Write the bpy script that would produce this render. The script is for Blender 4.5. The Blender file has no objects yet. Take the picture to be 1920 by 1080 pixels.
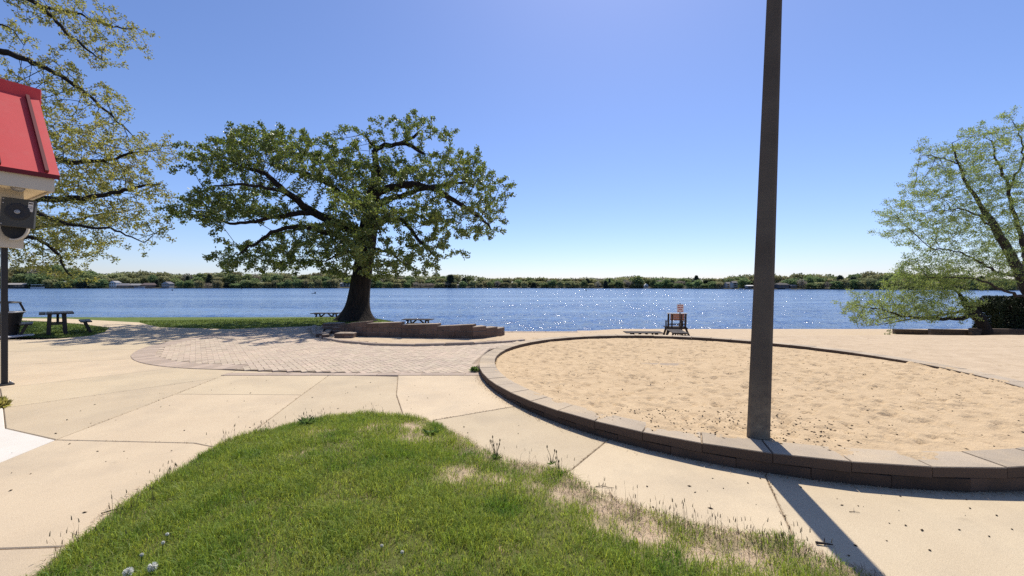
import bpy, math, random, time
import numpy as np
from mathutils import Vector, noise as mnoise
T0 = time.time()
rng = np.random.default_rng(7)
random.seed(7)
R = math.radians
SC = bpy.context.scene
COL = SC.collection

# ------------------------------------------------------------------ camera, world, sun
F, CX, HY, CH = 760.0, 960.0, 536.0, 1.7
cam_d = bpy.data.cameras.new('camera'); cam = bpy.data.objects.new('camera', cam_d); COL.objects.link(cam)
cam.location = (0, 0, CH); cam.rotation_euler = (R(90), 0, R(0))
cam_d.sensor_width = 36; cam_d.lens = 36 * F / 1920; cam_d.shift_y = -(540 - HY) / 1920
cam_d.clip_start = 0.05; cam_d.clip_end = 6000
SC.camera = cam
SUN_EL, SUN_AZ = 56.0, 15.8          # degrees; azimuth to the right of straight ahead
w = bpy.data.worlds.new('World'); SC.world = w; w.use_nodes = True
wn = w.node_tree; wn.nodes.clear()
wo = wn.nodes.new('ShaderNodeOutputWorld'); wb = wn.nodes.new('ShaderNodeBackground'); ws = wn.nodes.new('ShaderNodeTexSky')
ws.sky_type = 'NISHITA'; ws.sun_disc = False; ws.sun_elevation = R(SUN_EL); ws.sun_rotation = R(SUN_AZ)
ws.altitude = 200; ws.air_density = 1.0; ws.dust_density = 0.45; ws.ozone_density = 9.0
wb.inputs['Strength'].default_value = 0.122
wt = wn.nodes.new('ShaderNodeMix'); wt.data_type = 'RGBA'; wt.blend_type = 'MULTIPLY'; wt.inputs[0].default_value = 1; wt.inputs[7].default_value = (1.07, .95, 1.0, 1)   # white balance of the camera
wn.links.new(ws.outputs[0], wt.inputs[6]); wn.links.new(wt.outputs[2], wb.inputs[0]); wn.links.new(wb.outputs[0], wo.inputs[0])
sun_d = bpy.data.lights.new('sun', 'SUN'); sun = bpy.data.objects.new('sun', sun_d); COL.objects.link(sun)
sun_d.energy = 4.6; sun_d.angle = R(0.53); sun_d.color = (1.0, 0.93, 0.82)
sd = Vector((math.sin(R(SUN_AZ)) * math.cos(R(SUN_EL)), math.cos(R(SUN_AZ)) * math.cos(R(SUN_EL)), math.sin(R(SUN_EL))))
sun.rotation_euler = sd.to_track_quat('Z', 'Y').to_euler(); sun.location = (20, 60, 60)
vs = SC.view_settings; vs.view_transform = 'Standard'; vs.look = 'None'; vs.gamma = 1; vs.use_curve_mapping = False
vs.exposure = 0.30
SC.render.engine = 'CYCLES'
SC.cycles.use_denoising = False
SC.cycles.max_bounces = 8; SC.cycles.transparent_max_bounces = 8

# ------------------------------------------------------------------ helpers
def P(px, py, z=0.0):
    d = (CH - z) * F / (py - HY)
    return ((px - CX) / F * d, d, z)
def Q(px, py, d):
    return ((px - CX) / F * d, d, CH - (py - HY) / F * d)

def tag(o, label=None, cat=None, group=None, kind=None):
    if label: o['label'] = label
    if cat: o['category'] = cat
    if group: o['group'] = group
    if kind: o['kind'] = kind
    return o

def link(name, me, m=None, parent=None, loc=None):
    o = bpy.data.objects.new(name, me); COL.objects.link(o)
    if m is not None and me is not None and not me.materials: me.materials.append(m)
    if parent is not None: o.parent = parent
    if loc is not None: o.location = loc
    return o

def empty(name, loc=(0, 0, 0), rz=0):
    o = bpy.data.objects.new(name, None); COL.objects.link(o)
    o.location = loc; o.rotation_euler = (0, 0, rz); o.empty_display_size = .2
    return o

def mesh_np(name, V, faces, smooth=False):
    """V (n,3); faces: list of (m,k) int arrays."""
    me = bpy.data.meshes.new(name)
    V = np.asarray(V, np.float32)
    me.vertices.add(len(V)); me.vertices.foreach_set('co', V.ravel())
    faces = [np.asarray(f, np.int32) for f in faces if len(f)]
    nl = sum(f.size for f in faces); nf = sum(len(f) for f in faces)
    me.loops.add(nl); me.polygons.add(nf)
    me.loops.foreach_set('vertex_index', np.concatenate([f.ravel() for f in faces]))
    tot = np.concatenate([np.full(len(f), f.shape[1], np.int32) for f in faces])
    st = np.concatenate([[0], np.cumsum(tot)[:-1]]).astype(np.int32)
    me.polygons.foreach_set('loop_start', st)
    if smooth: me.polygons.foreach_set('use_smooth', np.ones(nf, bool))
    me.update(calc_edges=True); me.validate()
    return me

class MB:
    def __init__(s): s.v = []; s.f = []
    def add(s, vs_, fs):
        n = len(s.v); s.v += [tuple(map(float, p)) for p in vs_]; s.f += [tuple(i + n for i in f) for f in fs]; return s
    def box(s, c, size, rz=0, ch=0.0, tilt=None):
        hx, hy, hz = size[0] / 2, size[1] / 2, size[2] / 2
        if ch <= 0:
            p = [(x, y, z) for z in (-hz, hz) for x, y in ((-hx, -hy), (hx, -hy), (hx, hy), (-hx, hy))]
            f = [(3, 2, 1, 0), (4, 5, 6, 7)] + [(i, (i + 1) % 4, 4 + (i + 1) % 4, 4 + i) for i in range(4)]
        else:
            c_ = min(ch, hx * .9, hy * .9, hz * .9)
            p = []
            for z, k in ((-hz, c_), (-hz + c_, 0), (hz - c_, 0), (hz, c_)):
                p += [(x, y, z) for x, y in ((-hx + k, -hy + k), (hx - k, -hy + k), (hx - k, hy - k), (-hx + k, hy - k))]
            f = [(3, 2, 1, 0), (12, 13, 14, 15)]
            for L in range(3):
                f += [(L * 4 + i, L * 4 + (i + 1) % 4, L * 4 + 4 + (i + 1) % 4, L * 4 + 4 + i) for i in range(4)]
        if tilt is not None: p = [tilt @ Vector(q) for q in p]
        ca, sa = math.cos(rz), math.sin(rz)
        return s.add([(c[0] + x * ca - y * sa, c[1] + x * sa + y * ca, c[2] + z) for x, y, z in p], f)
    def bar(s, a, b, wx, wy=None, ch=0):
        a, b = Vector(a), Vector(b); d = b - a; L = d.length
        q = d.to_track_quat('Z', 'Y' if abs(d.normalized().y) < .95 else 'X')
        m = MB().box((0, 0, 0), (wx, wy or wx, L), ch=ch)
        mid = (a + b) / 2
        return s.add([mid + q @ Vector(p) for p in m.v], m.f)
    def tube(s, pts, rad, n=8, caps=True):
        V_, F_ = tube_np(np.array(pts, float), np.broadcast_to(np.array(rad, float), (len(pts),)), n)
        fs = [tuple(f) for f in F_]
        if caps:
            fs.append(tuple(range(n - 1, -1, -1))); fs.append(tuple(range(len(V_) - n, len(V_))))
        return s.add(V_, fs)
    def lathe(s, prof, c=(0, 0, 0), n=20):
        V_ = []; F_ = []
        for r, z in prof:
            V_ += [(c[0] + r * math.cos(2 * math.pi * i / n), c[1] + r * math.sin(2 * math.pi * i / n), c[2] + z) for i in range(n)]
        for k in range(len(prof) - 1):
            F_ += [(k * n + i, k * n + (i + 1) % n, (k + 1) * n + (i + 1) % n, (k + 1) * n + i) for i in range(n)]
        F_.append(tuple(range(n - 1, -1, -1))); F_.append(tuple((len(prof) - 1) * n + i for i in range(n)))
        return s.add(V_, F_)
    def prism(s, poly, z0, z1, ch=0.006, tops=None):
        """polygon (counter-clockwise) extruded, top edge chamfered; tops = per-vertex top heights"""
        n = len(poly); P_ = np.array(poly, float)
        area = 0.5 * sum(P_[i][0] * P_[(i + 1) % n][1] - P_[(i + 1) % n][0] * P_[i][1] for i in range(n))
        tz = np.full(n, z1) if tops is None else np.array(tops, float)
        if area < 0: P_ = P_[::-1]; tz = tz[::-1]
        ins = inset(P_, ch)
        v = [(x, y, z0) for x, y in P_] + [(P_[i][0], P_[i][1], tz[i] - ch) for i in range(n)] + [(ins[i][0], ins[i][1], tz[i]) for i in range(n)]
        f = [tuple(range(n - 1, -1, -1)), tuple(range(2 * n, 3 * n))]
        for L in range(2):
            f += [(L * n + i, L * n + (i + 1) % n, (L + 1) * n + (i + 1) % n, (L + 1) * n + i) for i in range(n)]
        return s.add(v, f)
    def mesh(s, name, smooth=False):
        me = bpy.data.meshes.new(name); me.from_pydata(s.v, [], s.f)
        if smooth: me.polygons.foreach_set('use_smooth', np.ones(len(me.polygons), bool))
        me.update(); return me
    def build(s, name, m=None, parent=None, loc=None, smooth=False):
        return link(name, s.mesh(name, smooth), m, parent, loc)

def inset(P_, k):
    n = len(P_); out = []
    for i in range(n):
        a, b, c = P_[i - 1], P_[i], P_[(i + 1) % n]
        u = (b - a) / (np.hypot(*(b - a)) + 1e-9); v = (c - b) / (np.hypot(*(c - b)) + 1e-9)
        n1 = np.array((-u[1], u[0])); n2 = np.array((-v[1], v[0]))
        m_ = n1 + n2; L = m_ @ m_
        m_ = m_ / (L if L > .3 else .3) * 2 * 1.0
        out.append(b + m_ * k * .999)
    return np.array(out)

def tube_np(pts, rad, n):
    k = len(pts)
    d = np.gradient(pts, axis=0); d /= (np.linalg.norm(d, axis=1)[:, None] + 1e-9)
    ref = np.where(np.abs(d[:, 2:3]) > .9, np.array([[1., 0, 0]]), np.array([[0, 0, 1.]]))
    if (np.abs(d[:, 2]) > .9).any(): ref = np.tile(np.array([[.37, .91, .18]]), (k, 1))
    a = np.cross(d, ref); a /= (np.linalg.norm(a, axis=1)[:, None] + 1e-9); b = np.cross(d, a)
    t = np.arange(n) * 2 * np.pi / n
    V_ = pts[:, None] + rad[:, None, None] * (np.cos(t)[None, :, None] * a[:, None] + np.sin(t)[None, :, None] * b[:, None])
    i = np.arange(n); j = (i + 1) % n; o = (np.arange(k - 1) * n)[:, None]
    F_ = np.stack([o + j, o + i, o + n + i, o + n + j], -1).reshape(-1, 4)
    return V_.reshape(-1, 3), F_

# ------------------------------------------------------------------ materials
def M(name, c1, c2=None, scale=4., detail=5., c3=None, s3=1., f3=(.55, .7), rough=.85, spec=.25, bump=0., bscale=60., bdist=.01,
      rnd=None, rv=.15, rh=.0, coord='pos', transl=0., tcol=None, metal=0., stretch=None, bdetail=4., side=None, top=None, speck=0., attr=None, base=None):
    m = bpy.data.materials.new(name); m.use_nodes = True
    nt = m.node_tree; N = nt.nodes; L = nt.links
    b = N['Principled BSDF']; out = N['Material Output']
    b.inputs['Roughness'].default_value = rough; b.inputs['Specular IOR Level'].default_value = spec; b.inputs['Metallic'].default_value = metal
    if coord == 'pos': g = N.new('ShaderNodeNewGeometry').outputs['Position']
    else: g = N.new('ShaderNodeTexCoord').outputs['Object']
    if stretch:
        mp = N.new('ShaderNodeVectorMath'); mp.operation = 'MULTIPLY'; mp.inputs[1].default_value = stretch; L.new(g, mp.inputs[0]); g = mp.outputs[0]
    def nz(sc, det, rgh=.6):
        t = N.new('ShaderNodeTexNoise'); t.inputs['Scale'].default_value = sc; t.inputs['Detail'].default_value = det; t.inputs['Roughness'].default_value = rgh
        L.new(g, t.inputs['Vector']); return t.outputs['Fac']
    def ramp(fac, a, b_):
        r = N.new('ShaderNodeMapRange'); r.inputs[1].default_value = a; r.inputs[2].default_value = b_; L.new(fac, r.inputs[0]); return r.outputs[0]
    def mix(fac, a, b_):
        x = N.new('ShaderNodeMix'); x.data_type = 'RGBA'; L.new(fac, x.inputs[0])
        for s_, v in ((x.inputs[6], a), (x.inputs[7], b_)):
            if isinstance(v, tuple): s_.default_value = (*v, 1)
            else: L.new(v, s_)
        return x.outputs[2]
    if c2 is None: c2 = tuple(x * .85 for x in c1)
    col = mix(ramp(nz(scale, detail), .3, .7), c1, c2)
    if c3 is not None: col = mix(ramp(nz(s3, 6, .65), *f3), col, c3)
    if base:     # dust and splashed sand that thin out upwards from the foot
        sz = N.new('ShaderNodeSeparateXYZ'); L.new(N.new('ShaderNodeNewGeometry').outputs['Position'], sz.inputs[0])
        mu = N.new('ShaderNodeMath'); mu.operation = 'MULTIPLY'; L.new(ramp(sz.outputs['Z'], base[0], base[1]), mu.inputs[0]); L.new(ramp(nz(9, 6, .7), .35, .65), mu.inputs[1])
        col = mix(mu.outputs[0], col, base[2])
    if attr:
        an = N.new('ShaderNodeAttribute'); an.attribute_name = attr[0]; col = mix(an.outputs['Fac'], col, attr[1])
    if side is not None or top is not None:   # darker upright or paler upward faces: shade and sunlight put into the colour
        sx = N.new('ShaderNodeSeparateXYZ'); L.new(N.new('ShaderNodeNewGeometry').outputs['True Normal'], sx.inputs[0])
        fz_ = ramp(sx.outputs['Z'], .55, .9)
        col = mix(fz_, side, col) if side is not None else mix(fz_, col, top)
    if speck:
        sp = ramp(nz(220, 2), .35, .65); mm_ = N.new('ShaderNodeMapRange'); mm_.inputs[3].default_value = 1 - speck; mm_.inputs[4].default_value = 1 + speck; L.new(sp, mm_.inputs[0])
        sp2 = ramp(nz(3.5, 8, .7), .62, .74); m2_ = N.new('ShaderNodeMapRange'); m2_.inputs[3].default_value = 1; m2_.inputs[4].default_value = .80; L.new(sp2, m2_.inputs[0])
        pr_ = N.new('ShaderNodeMath'); pr_.operation = 'MULTIPLY'; L.new(mm_.outputs[0], pr_.inputs[0]); L.new(m2_.outputs[0], pr_.inputs[1])
        hs_ = N.new('ShaderNodeHueSaturation'); L.new(col, hs_.inputs['Color']); L.new(pr_.outputs[0], hs_.inputs['Value']); col = hs_.outputs['Color']
    if rnd:
        src = N.new('ShaderNodeObjectInfo').outputs['Random'] if rnd == 'obj' else N.new('ShaderNodeNewGeometry').outputs['Random Per Island']
        h = N.new('ShaderNodeHueSaturation'); L.new(col, h.inputs['Color'])
        r = N.new('ShaderNodeMapRange'); r.inputs[3].default_value = 1 - rv; r.inputs[4].default_value = 1 + rv; L.new(src, r.inputs[0]); L.new(r.outputs[0], h.inputs['Value'])
        if rh:
            mm = N.new('ShaderNodeMath'); mm.operation = 'MULTIPLY'; mm.inputs[1].default_value = 7.31; L.new(src, mm.inputs[0])
            fr = N.new('ShaderNodeMath'); fr.operation = 'FRACT'; L.new(mm.outputs[0], fr.inputs[0])
            r2 = N.new('ShaderNodeMapRange'); r2.inputs[3].default_value = .5 - rh; r2.inputs[4].default_value = .5 + rh; L.new(fr.outputs[0], r2.inputs[0]); L.new(r2.outputs[0], h.inputs['Hue'])
        col = h.outputs['Color']
    L.new(col, b.inputs['Base Color'])
    if bump:
        bp = N.new('ShaderNodeBump'); bp.inputs['Strength'].default_value = bump; bp.inputs['Distance'].default_value = bdist
        L.new(nz(bscale, bdetail), bp.inputs['Height']); L.new(bp.outputs[0], b.inputs['Normal'])
    if transl:
        t = N.new('ShaderNodeBsdfTranslucent'); 
        if tcol is None: L.new(col, t.inputs[0])
        else:
            mc = N.new('ShaderNodeMix'); mc.data_type = 'RGBA'; mc.blend_type = 'MULTIPLY'; mc.inputs[0].default_value = 1
            L.new(col, mc.inputs[6]); mc.inputs[7].default_value = (*tcol, 1); L.new(mc.outputs[2], t.inputs[0])
        ms = N.new('ShaderNodeMixShader'); ms.inputs[0].default_value = transl
        L.new(b.outputs[0], ms.inputs[1]); L.new(t.outputs[0], ms.inputs[2]); L.new(ms.outputs[0], out.inputs[0])
    return m

m_conc = M('concrete', (.54, .44, .30), (.485, .39, .265), scale=1.3, c3=(.40, .33, .235), s3=.9, f3=(.48, .8), rough=.92, bump=.35, bscale=160, bdist=.005, rnd='obj', rv=.075, rh=.003, speck=.18)
m_conc_w = M('pale_concrete', (.64, .60, .53), (.58, .54, .475), scale=2, rough=.9, bump=.3, bscale=150, bdist=.004, speck=.1)
m_soil = M('soil', (.16, .11, .07), (.24, .175, .11), scale=9, rough=1, bump=.6, bscale=40, bdist=.02)
m_joint = M('joint_sand', (.30, .235, .17), (.38, .305, .225), scale=14, rough=1)
m_paver = M('paver', (.475, .39, .295), (.445, .362, .275), scale=2.0, c3=(.53, .42, .31), s3=.5, f3=(.45, .7), rough=.9, bump=.3, bscale=120, bdist=.004, rnd='island', rv=.09, rh=.008)
m_paver_o = M('paver_single', (.475, .39, .295), (.445, .362, .275), scale=2.0, c3=(.53, .42, .31), s3=.5, f3=(.45, .7), rough=.9, bump=.3, bscale=120, bdist=.004, rnd='obj', rv=.09, rh=.008)
m_border = M('border_block', (.42, .335, .26), (.37, .295, .235), scale=4, rough=.92, bump=.4, bscale=120, bdist=.005, rnd='obj', rv=.12)
m_cap = M('capstone', (.44, .36, .265), (.36, .30, .225), scale=3.2, c3=(.48, .385, .265), s3=1.1, f3=(.45, .65), rough=.95, bump=.7, bscale=110, bdist=.008, rnd='obj', rv=.09, side=(.088, .062, .047), speck=.16)  # dark side colour: shade on the upright faces painted in
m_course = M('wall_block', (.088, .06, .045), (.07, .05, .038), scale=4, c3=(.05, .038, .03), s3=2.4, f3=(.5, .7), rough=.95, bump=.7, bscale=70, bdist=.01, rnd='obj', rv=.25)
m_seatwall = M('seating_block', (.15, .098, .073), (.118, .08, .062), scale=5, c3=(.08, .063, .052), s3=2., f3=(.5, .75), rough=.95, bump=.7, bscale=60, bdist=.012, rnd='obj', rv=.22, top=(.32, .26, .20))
m_sand = M('sand', (.575, .435, .272), (.485, .36, .22), scale=4.5, detail=8, c3=(.41, .30, .185), s3=7, f3=(.55, .78), rough=1, spec=.1, bump=.8, bscale=34, bdist=.025, bdetail=9)
m_beach = M('beach_sand', (.55, .435, .30), (.46, .355, .24), scale=3.0, detail=9, c3=(.36, .27, .17), s3=5, f3=(.56, .74), rough=1, spec=.1, bump=.7, bscale=18, bdist=.03, bdetail=9)
m_wet = M('wet_sand', (.30, .22, .14), (.36, .27, .18), scale=.8, rough=.6)
m_lawn = M('turf', (.085, .125, .025), (.12, .16, .04), scale=2, rough=1, bump=.5, bscale=30, bdist=.03)
m_mound = M('turf_soil', (.13, .125, .04), (.09, .10, .028), scale=7, c3=(.30, .23, .14), s3=2, f3=(.6, .72), rough=1, bump=.7, bscale=50, bdist=.02, attr=('bare', (.46, .35, .235)))
m_grass = M('grass_blades', (.245, .335, .05), (.31, .375, .085), scale=1.1, c3=(.12, .23, .032), s3=1.7, f3=(.5, .68), rough=.5, spec=.3, rnd='island', rv=.45, rh=.02, transl=.52, tcol=(1.25, 1.15, .8))
m_straw = M('dry_straw', (.40, .30, .19), (.28, .20, .13), scale=6, rough=.9, rnd='island', rv=.35)
m_seed = M('seed_stalk', (.16, .12, .06), (.22, .16, .09), scale=6, rough=.8, rnd='island', rv=.3)
m_weed = M('weed_leaf', (.12, .20, .045), (.16, .24, .06), scale=8, rough=.45, rnd='island', rv=.25, transl=.4)
m_white = M('white_fluff', (.85, .85, .80), rough=1, transl=.5)
m_oakleaf = M('oak_leaf', (.165, .208, .054), (.225, .258, .08), scale=.55, c3=(.10, .15, .042), s3=1.2, f3=(.5, .7), rough=.42, spec=.55, rnd='island', rv=.48, rh=.016, transl=.34, tcol=(1.15, 1.22, .55))
m_youngleaf = M('young_leaf', (.37, .345, .09), (.31, .31, .095), scale=.5, c3=(.37, .32, .17), s3=.8, f3=(.5, .7), rough=.6, spec=.3, rnd='island', rv=.35, rh=.02, transl=.5, tcol=(1.15, 1.15, .8))
m_willow = M('willow_leaf', (.27, .335, .115), (.31, .355, .135), scale=.4, rough=.5, spec=.3, rnd='island', rv=.35, rh=.02, transl=.5, tcol=(1.1, 1.15, .75))
m_hedge = M('hedge_leaf', (.022, .034, .013), (.034, .048, .017), scale=1.2, rough=.6, rnd='island', rv=.4)
m_bark = M('oak_bark', (.022, .0175, .016), (.038, .03, .025), scale=9, c3=(.014, .012, .011), s3=14, f3=(.48, .58), rough=1, bump=1, bscale=16, bdist=.05, stretch=(1, 1, .22))
m_bark2 = M('grey_bark', (.04, .033, .03), (.065, .053, .047), scale=6, rough=1, bump=.8, bscale=20, bdist=.03, stretch=(1, 1, .3))
m_pole = M('pole_concrete', (.085, .071, .060), (.115, .097, .08), scale=3, c3=(.20, .17, .135), s3=120, f3=(.6, .72), rough=.9, bump=.5, bscale=220, bdist=.004, base=(.9, .1, (.27, .225, .16)))
m_darkwood = M('weathered_dark_wood', (.030, .023, .020), (.055, .042, .035), scale=7, rough=.8, bump=.4, bscale=30, bdist=.004, coord='obj', stretch=(.3, 3, 3), rnd='obj', rv=.25)
m_blackmetal = M('black_coated_metal', (.015, .014, .016), (.022, .021, .022), scale=5, rough=.5, spec=.4)
m_redwood = M('red_brown_board', (.36, .16, .085), (.28, .125, .065), scale=6, rough=.8, rnd='obj', rv=.2)
m_red = M('red_roof_metal', (.60, .055, .058), (.56, .05, .052), scale=1.1, c3=(.56, .085, .08), s3=3, f3=(.5, .8), rough=.6, spec=.3, bump=.06, bscale=3, bdist=.02)
m_redd = M('dark_red_trim', (.13, .010, .014), rough=.5, spec=.3)
m_fascia = M('cream_fascia', (.52, .48, .40), (.48, .44, .37), scale=2, rough=.7)
m_soffit = M('cream_soffit', (.84, .71, .49), (.78, .66, .46), scale=2, rough=.7, rnd='obj', rv=.05)
m_sticker = M('pale_paper', (.72, .70, .66), rough=.7)
m_ink = M('dark_ink', (.03, .03, .03), rough=.7)
m_signw = M('sign_face', (.74, .66, .62), rough=.6)
m_signr = M('sign_red', (.42, .07, .06), rough=.6)
m_grey = M('grey_metal', (.35, .35, .36), rough=.4, metal=.6)
m_glass = M('dark_glass', (.02, .025, .03), rough=.08, spec=.6)
m_debris = M('dark_debris', (.05, .033, .02), (.09, .06, .035), scale=20, rough=1, rnd='island', rv=.5)
m_binpad = M('white_pad', (.8, .78, .74), rough=.8)
# ------------------------------------------------------------------ terrain
LAKE = -1.8
def sstep(a, b, x):   # smooth step, also for a > b
    t = np.clip((x - a) / (b - a), 0, 1); return t * t * (3 - 2 * t)
def H(x, y):
    x = np.asarray(x, float); y = np.asarray(y, float)
    k = sstep(-9, -1, x)
    y0 = 22.3 + (13.2 - 22.3) * k
    t = y - y0
    zr = np.interp(t, [-99, 0, 2, 7, 9.5, 18.5, 30, 60], [0, 0, -.3, -1.36, -1.52, -1.8, -2.6, -4])
    zl = np.interp(t, [-99, 0, 2, 8, 20, 60], [0, 0, -.25, -1.6, -2.6, -4])
    return zl * (1 - k) + zr * k

def grid_xy(xs, ys, zf):
    X, Y = np.meshgrid(xs, ys); V = np.stack([X, Y, zf(X, Y)], -1).reshape(-1, 3)
    n = len(xs); i = (np.arange(len(ys) - 1)[:, None] * n + np.arange(n - 1)[None]).ravel()
    return V, np.stack([i, i + 1, i + n + 1, i + n], -1)
def keep(V, Fc, mask):
    """drop faces whose vertices are not all in mask; compact"""
    Fk = Fc[mask[Fc].all(1)]; used = np.unique(Fk); mp = np.full(len(V), -1); mp[used] = np.arange(len(used))
    return V[used], mp[Fk]
def nz2(x, y, s, seed=0):
    return np.array([mnoise.noise((a * s + seed, b * s - seed, seed * .7)) for a, b in zip(np.ravel(x), np.ravel(y))]).reshape(np.shape(x))
def in_poly(x, y, poly):
    x = np.asarray(x); y = np.asarray(y); c = np.zeros(x.shape, bool); n = len(poly)
    for i in range(n):
        (x0, y0), (x1, y1) = poly[i - 1][:2], poly[i][:2]
        if y0 == y1: continue
        c ^= ((y0 > y) != (y1 > y)) & (x < (x1 - x0) * (y - y0) / (y1 - y0) + x0)
    return c
def dist_poly(x, y, poly, closed=True):
    P_ = np.array([p[:2] for p in poly]); d = np.full(np.shape(x), 1e9)
    rngi = range(len(P_)) if closed else range(1, len(P_))
    for i in rngi:
        a, b = P_[i - 1], P_[i]; ab = b - a; L = ab @ ab + 1e-12
        t = np.clip(((x - a[0]) * ab[0] + (y - a[1]) * ab[1]) / L, 0, 1)
        d = np.minimum(d, np.hypot(x - a[0] - t * ab[0], y - a[1] - t * ab[1]))
    return d

# ground under everything
V, Fc = grid_xy(np.arange(-90, 91, 1.5), np.concatenate([np.arange(-30, 12, 3), np.arange(12, 48, .75)]), lambda x, y: H(x, y) - .11)
tag(link('ground', mesh_np('ground', V, [Fc], True), m_soil), 'brown soil under the paving and beach', kind='structure')

# lake: one sheet from the beach out beyond the far shore
me = MB().add([(-3000, 20, LAKE), (3000, 20, LAKE), (3000, 2500, LAKE), (-3000, 2500, LAKE)], [(0, 1, 2, 3)]).mesh('lake_water')
def water_mat():
    m = bpy.data.materials.new('lake_water'); m.use_nodes = True; nt = m.node_tree; N = nt.nodes; L = nt.links
    b = N['Principled BSDF']; b.inputs['Base Color'].default_value = (.036, .083, .195, 1); b.inputs['Roughness'].default_value = .16; b.inputs['IOR'].default_value = 1.33
    g = N.new('ShaderNodeNewGeometry')
    def noise(sc, st, det):
        mp = N.new('ShaderNodeVectorMath'); mp.operation = 'MULTIPLY'; mp.inputs[1].default_value = st; L.new(g.outputs['Position'], mp.inputs[0])
        t = N.new('ShaderNodeTexNoise'); t.inputs['Scale'].default_value = sc; t.inputs['Detail'].default_value = det; t.inputs['Roughness'].default_value = .6; L.new(mp.outputs[0], t.inputs['Vector']); return t
    def vm(op, a, b_):
        x = N.new('ShaderNodeVectorMath'); x.operation = op
        for s_, v in zip(x.inputs, (a, b_)):
            if isinstance(v, tuple): s_.default_value = v
            else: L.new(v, s_)
        return x.outputs[0]
    n1 = noise(1.2, (.75, 1.2, 1), 4); n2 = noise(.16, (.7, 1.3, 1), 3)
    s1 = vm('MULTIPLY', vm('SUBTRACT', n1.outputs['Color'], (.5, .5, .5)), (1.1, 1.3, 0))
    s2 = vm('MULTIPLY', vm('SUBTRACT', n2.outputs['Color'], (.5, .5, .5)), (.30, .50, 0))
    n3 = noise(6.5, (.8, 1.1, 1), 2); s3 = vm('MULTIPLY', vm('SUBTRACT', n3.outputs['Color'], (.5, .5, .5)), (1.5, 1.9, 0))
    gu = noise(1.0, (1.2, .35, 1), 2); gr = N.new('ShaderNodeMapRange'); gr.inputs[1].default_value = .48; gr.inputs[2].default_value = .66; gr.inputs[3].default_value = .55; gr.inputs[4].default_value = 1.7; L.new(gu.outputs['Fac'], gr.inputs[0])
    gs = N.new('ShaderNodeVectorMath'); gs.operation = 'SCALE'; L.new(s3, gs.inputs[0]); L.new(gr.outputs[0], gs.inputs['Scale'])   # steeper, glinting facets come in small gusts
    sl = vm('ADD', vm('ADD', s1, gs.outputs[0]), s2)
    # wind: calmer slicks in long streaks across the view
    cal = noise(.05, (.10, 1.0, 1), 4)
    mr = N.new('ShaderNodeMapRange'); mr.inputs[1].default_value = .41; mr.inputs[2].default_value = .50; mr.inputs[3].default_value = .22; mr.inputs[4].default_value = 1
    L.new(cal.outputs['Fac'], mr.inputs[0])
    sc = N.new('ShaderNodeVectorMath'); sc.operation = 'SCALE'; L.new(sl, sc.inputs[0]); L.new(mr.outputs[0], sc.inputs['Scale'])
    nrm = N.new('ShaderNodeVectorMath'); nrm.operation = 'NORMALIZE'; L.new(vm('ADD', sc.outputs[0], (0, 0, 1)), nrm.inputs[0])
    L.new(nrm.outputs[0], b.inputs['Normal'])
    return m
m_water = water_mat()
tag(link('lake_water', me, m_water), 'blue rippled lake sparkling under the sun', kind='structure')

# ------------------------------------------------------------------ sand ring geometry
RC = np.array((3.77, 8.40))
def zt(th): return .14 + .08 * np.cos(th + R(60))
_o = [(895,680),(905,697),(925,716),(960,733),(1011,757),(1090,781),(1162,801),(1237,819),(1340,840),(1422,845),(1523,856.5),(1620,866),(1718,871),(1816,875),(1920,877.6)]
_i = [(925,674),(938.5,660),(966,648),(1005,641),(1053,634),(1132,629),(1207,629),(1283,632),(1403,639),(1560,656.5),(1632,664.6),(1695,676.7),(1762,688.7),(1825,700.7),(1892,719)]
CAPW = .33
th_, r_ = [], []
for lst, ad in ((_o, 0), (_i, CAPW)):
    for px, py in lst:
        z = .15
        for _ in range(8):
            p = np.array(P(px, py, z)[:2]) - RC; th = math.atan2(p[1], p[0]); z = zt(th)
        th_.append(th); r_.append(np.hypot(*p) + ad)
th_ = np.array(th_); r_ = np.array(r_)
# smooth Fourier fit (order 3)
def fb(t): t = np.atleast_1d(t); return np.stack([np.ones_like(t)] + [f(k * t) for k in (1, 2, 3) for f in (np.cos, np.sin)], -1)
reg = np.diag([0, .02, .02, .1, .1, .3, .3]); A_ = fb(th_)
cf = np.linalg.solve(A_.T @ A_ + reg, A_.T @ r_)
def rr(t): return fb(t) @ cf
def ring(th, r): return (RC[0] + r * math.cos(th), RC[1] + r * math.sin(th))
def rsand(x, y):
    dx, dy = x - RC[0], y - RC[1]; th = np.arctan2(dy, dx); return np.hypot(dx, dy), rr(th.ravel()).reshape(np.shape(th)), th

# ------------------------------------------------------------------ concrete paving in slabs
pav = empty('concrete_pavement', (0, 0, 0)); tag(pav, 'sunlit beige concrete pavement of large jointed slabs', kind='structure')
def slab(pts, mat=m_conc, top=None, gap=.0045):
    """pts: pixels, or ('w', x, y) world points"""
    poly = [np.array(p[1:]) if p[0] == 'w' else np.array(P(p[0], p[1], 0)[:2]) for p in pts]
    area = 0.5 * sum(poly[i - 1][0] * poly[i][1] - poly[i][0] * poly[i - 1][1] for i in range(len(poly)))
    if area < 0: poly = poly[::-1]
    poly = inset(np.array(poly), gap)
    return MB().prism([tuple(p) for p in poly], -.1, top if top is not None else rng.uniform(-.0015, .0015), ch=.007).build('concrete_slab', mat, pav)
slab([(444,695),(617,703),(565,740.5),(329,739)])
slab([(329,739),(565,740.5),(470,812),(460,850),(364,831),(104,825)])
slab([(104,825),(364,831),(460,850),(560,960),(112,1025),(0,1029),(-330,1036),(-330,994),(0,867)])
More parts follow.
